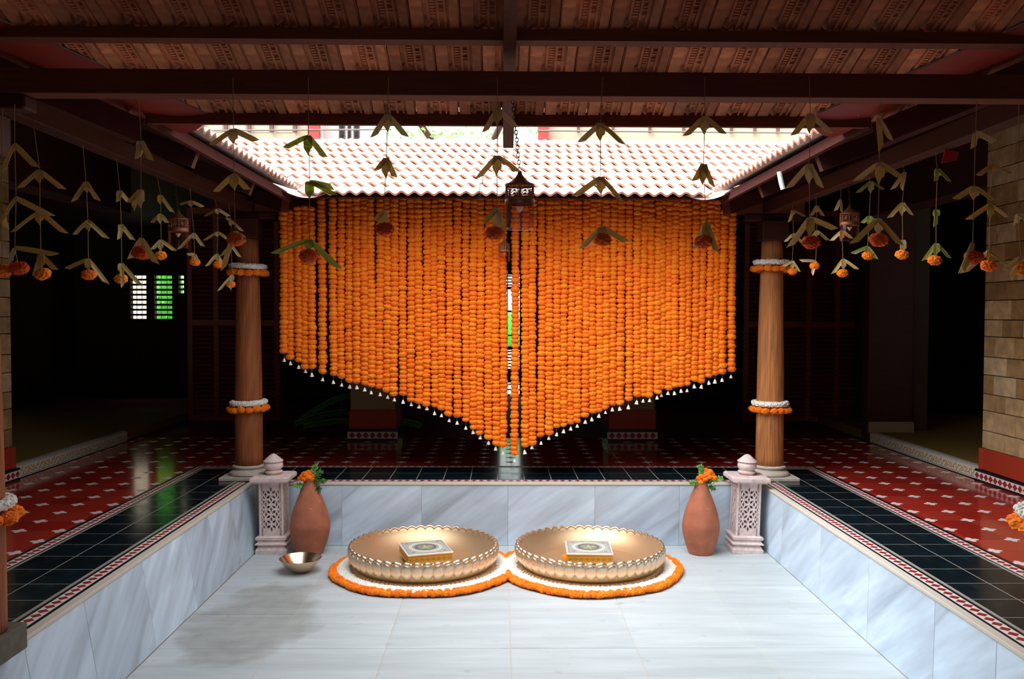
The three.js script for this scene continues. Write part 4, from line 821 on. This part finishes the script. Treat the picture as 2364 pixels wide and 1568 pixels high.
const leafQuad = geoFrom([0, 0, 0, .5, .5, .1, 0, 1, 0, -.5, .5, .1], [0, 1, 2, 0, 2, 3]);
function foliage(parent, n, f, mat, size, seed) {
  const im = new THREE.InstancedMesh(leafQuad, mat, n), q = rng(seed), m = new THREE.Matrix4(), e = new THREE.Euler(), qq = new THREE.Quaternion();
  for (let i = 0; i < n; i++) { const p = f(q), s = size * (.6 + .8 * q()); m.compose(p, qq.setFromEuler(e.set(q() * 6, q() * 6, q() * 6)), V(s * .6, s, s)); im.setMatrixAt(i, m); im.setColorAt(i, new THREE.Color().setRGB(.8 + .5 * q(), .9 + .3 * q(), .7 + .4 * q())); }
  im.name = 'foliage'; im.userData.kind = 'stuff'; im.castShadow = im.receiveShadow = true; parent.add(im);
}
{
  const t = thing('tree', 'green tree seen through the gap behind the roof', 'tree', [-1, -.2, -23]); t.scale.setScalar(1.14);
  part('trunk', merge([rod(V(0, 0, 0), V(.1, 4.4, 0), .14, 10), rod(V(.1, 4.2, 0), V(1.2, 6.4, .2), .07, 8), rod(V(.1, 4.2, 0), V(-1.3, 6.2, .1), .07, 8)]), M.woodDark, t);
  foliage(t, 1100, (q) => { const a = q() * 6.28, r = Math.sqrt(q()) * 2.1; return V(Math.cos(a) * r, 5.9 + (q() - .5) * 2.3, Math.sin(a) * r * .7); }, M.treeLeaf, .13, 4);
  const g = struct('garden_ground', box(60, .2, 28, 0, -.2, -29.6), M.paving);
  const w = struct('garden_wall', rbox(7, .82, .2, .02, 1, .306, -17.2), M.whitePaint);
  const h = thing('hedge', 'bright green hedge behind the low garden wall, through the slit', 'hedge', [0, -.1, -18.2]);
  part('hedge_body', new THREE.IcosahedronGeometry(1, 3).scale(2.6, .74, .35).translate(.3, .8, 0), M.hedge, h);
  foliage(h, 2600, (q) => V((q() - .5) * 5, q() * 1.5, (q() - .5) * .9), M.hedge, .09, 6);
  const p = at(386, 690, 16.8), s = thing('shrub', 'bright green shrub outside the left louvred windows', 'shrub', [p.x, -.1, -16.8]);
  part('shrub_body', new THREE.IcosahedronGeometry(1, 3).scale(.32, 1.4, .3).translate(0, 1.4, 0), M.hedge, s);
  foliage(s, 1500, (q) => { const a = q() * 6.28, r = Math.sqrt(q()); return V(Math.cos(a) * r * .32, .1 + q() * 2.6, Math.sin(a) * r * .35); }, M.hedge, .07, 8);
}
renderer.render(scene, camera);
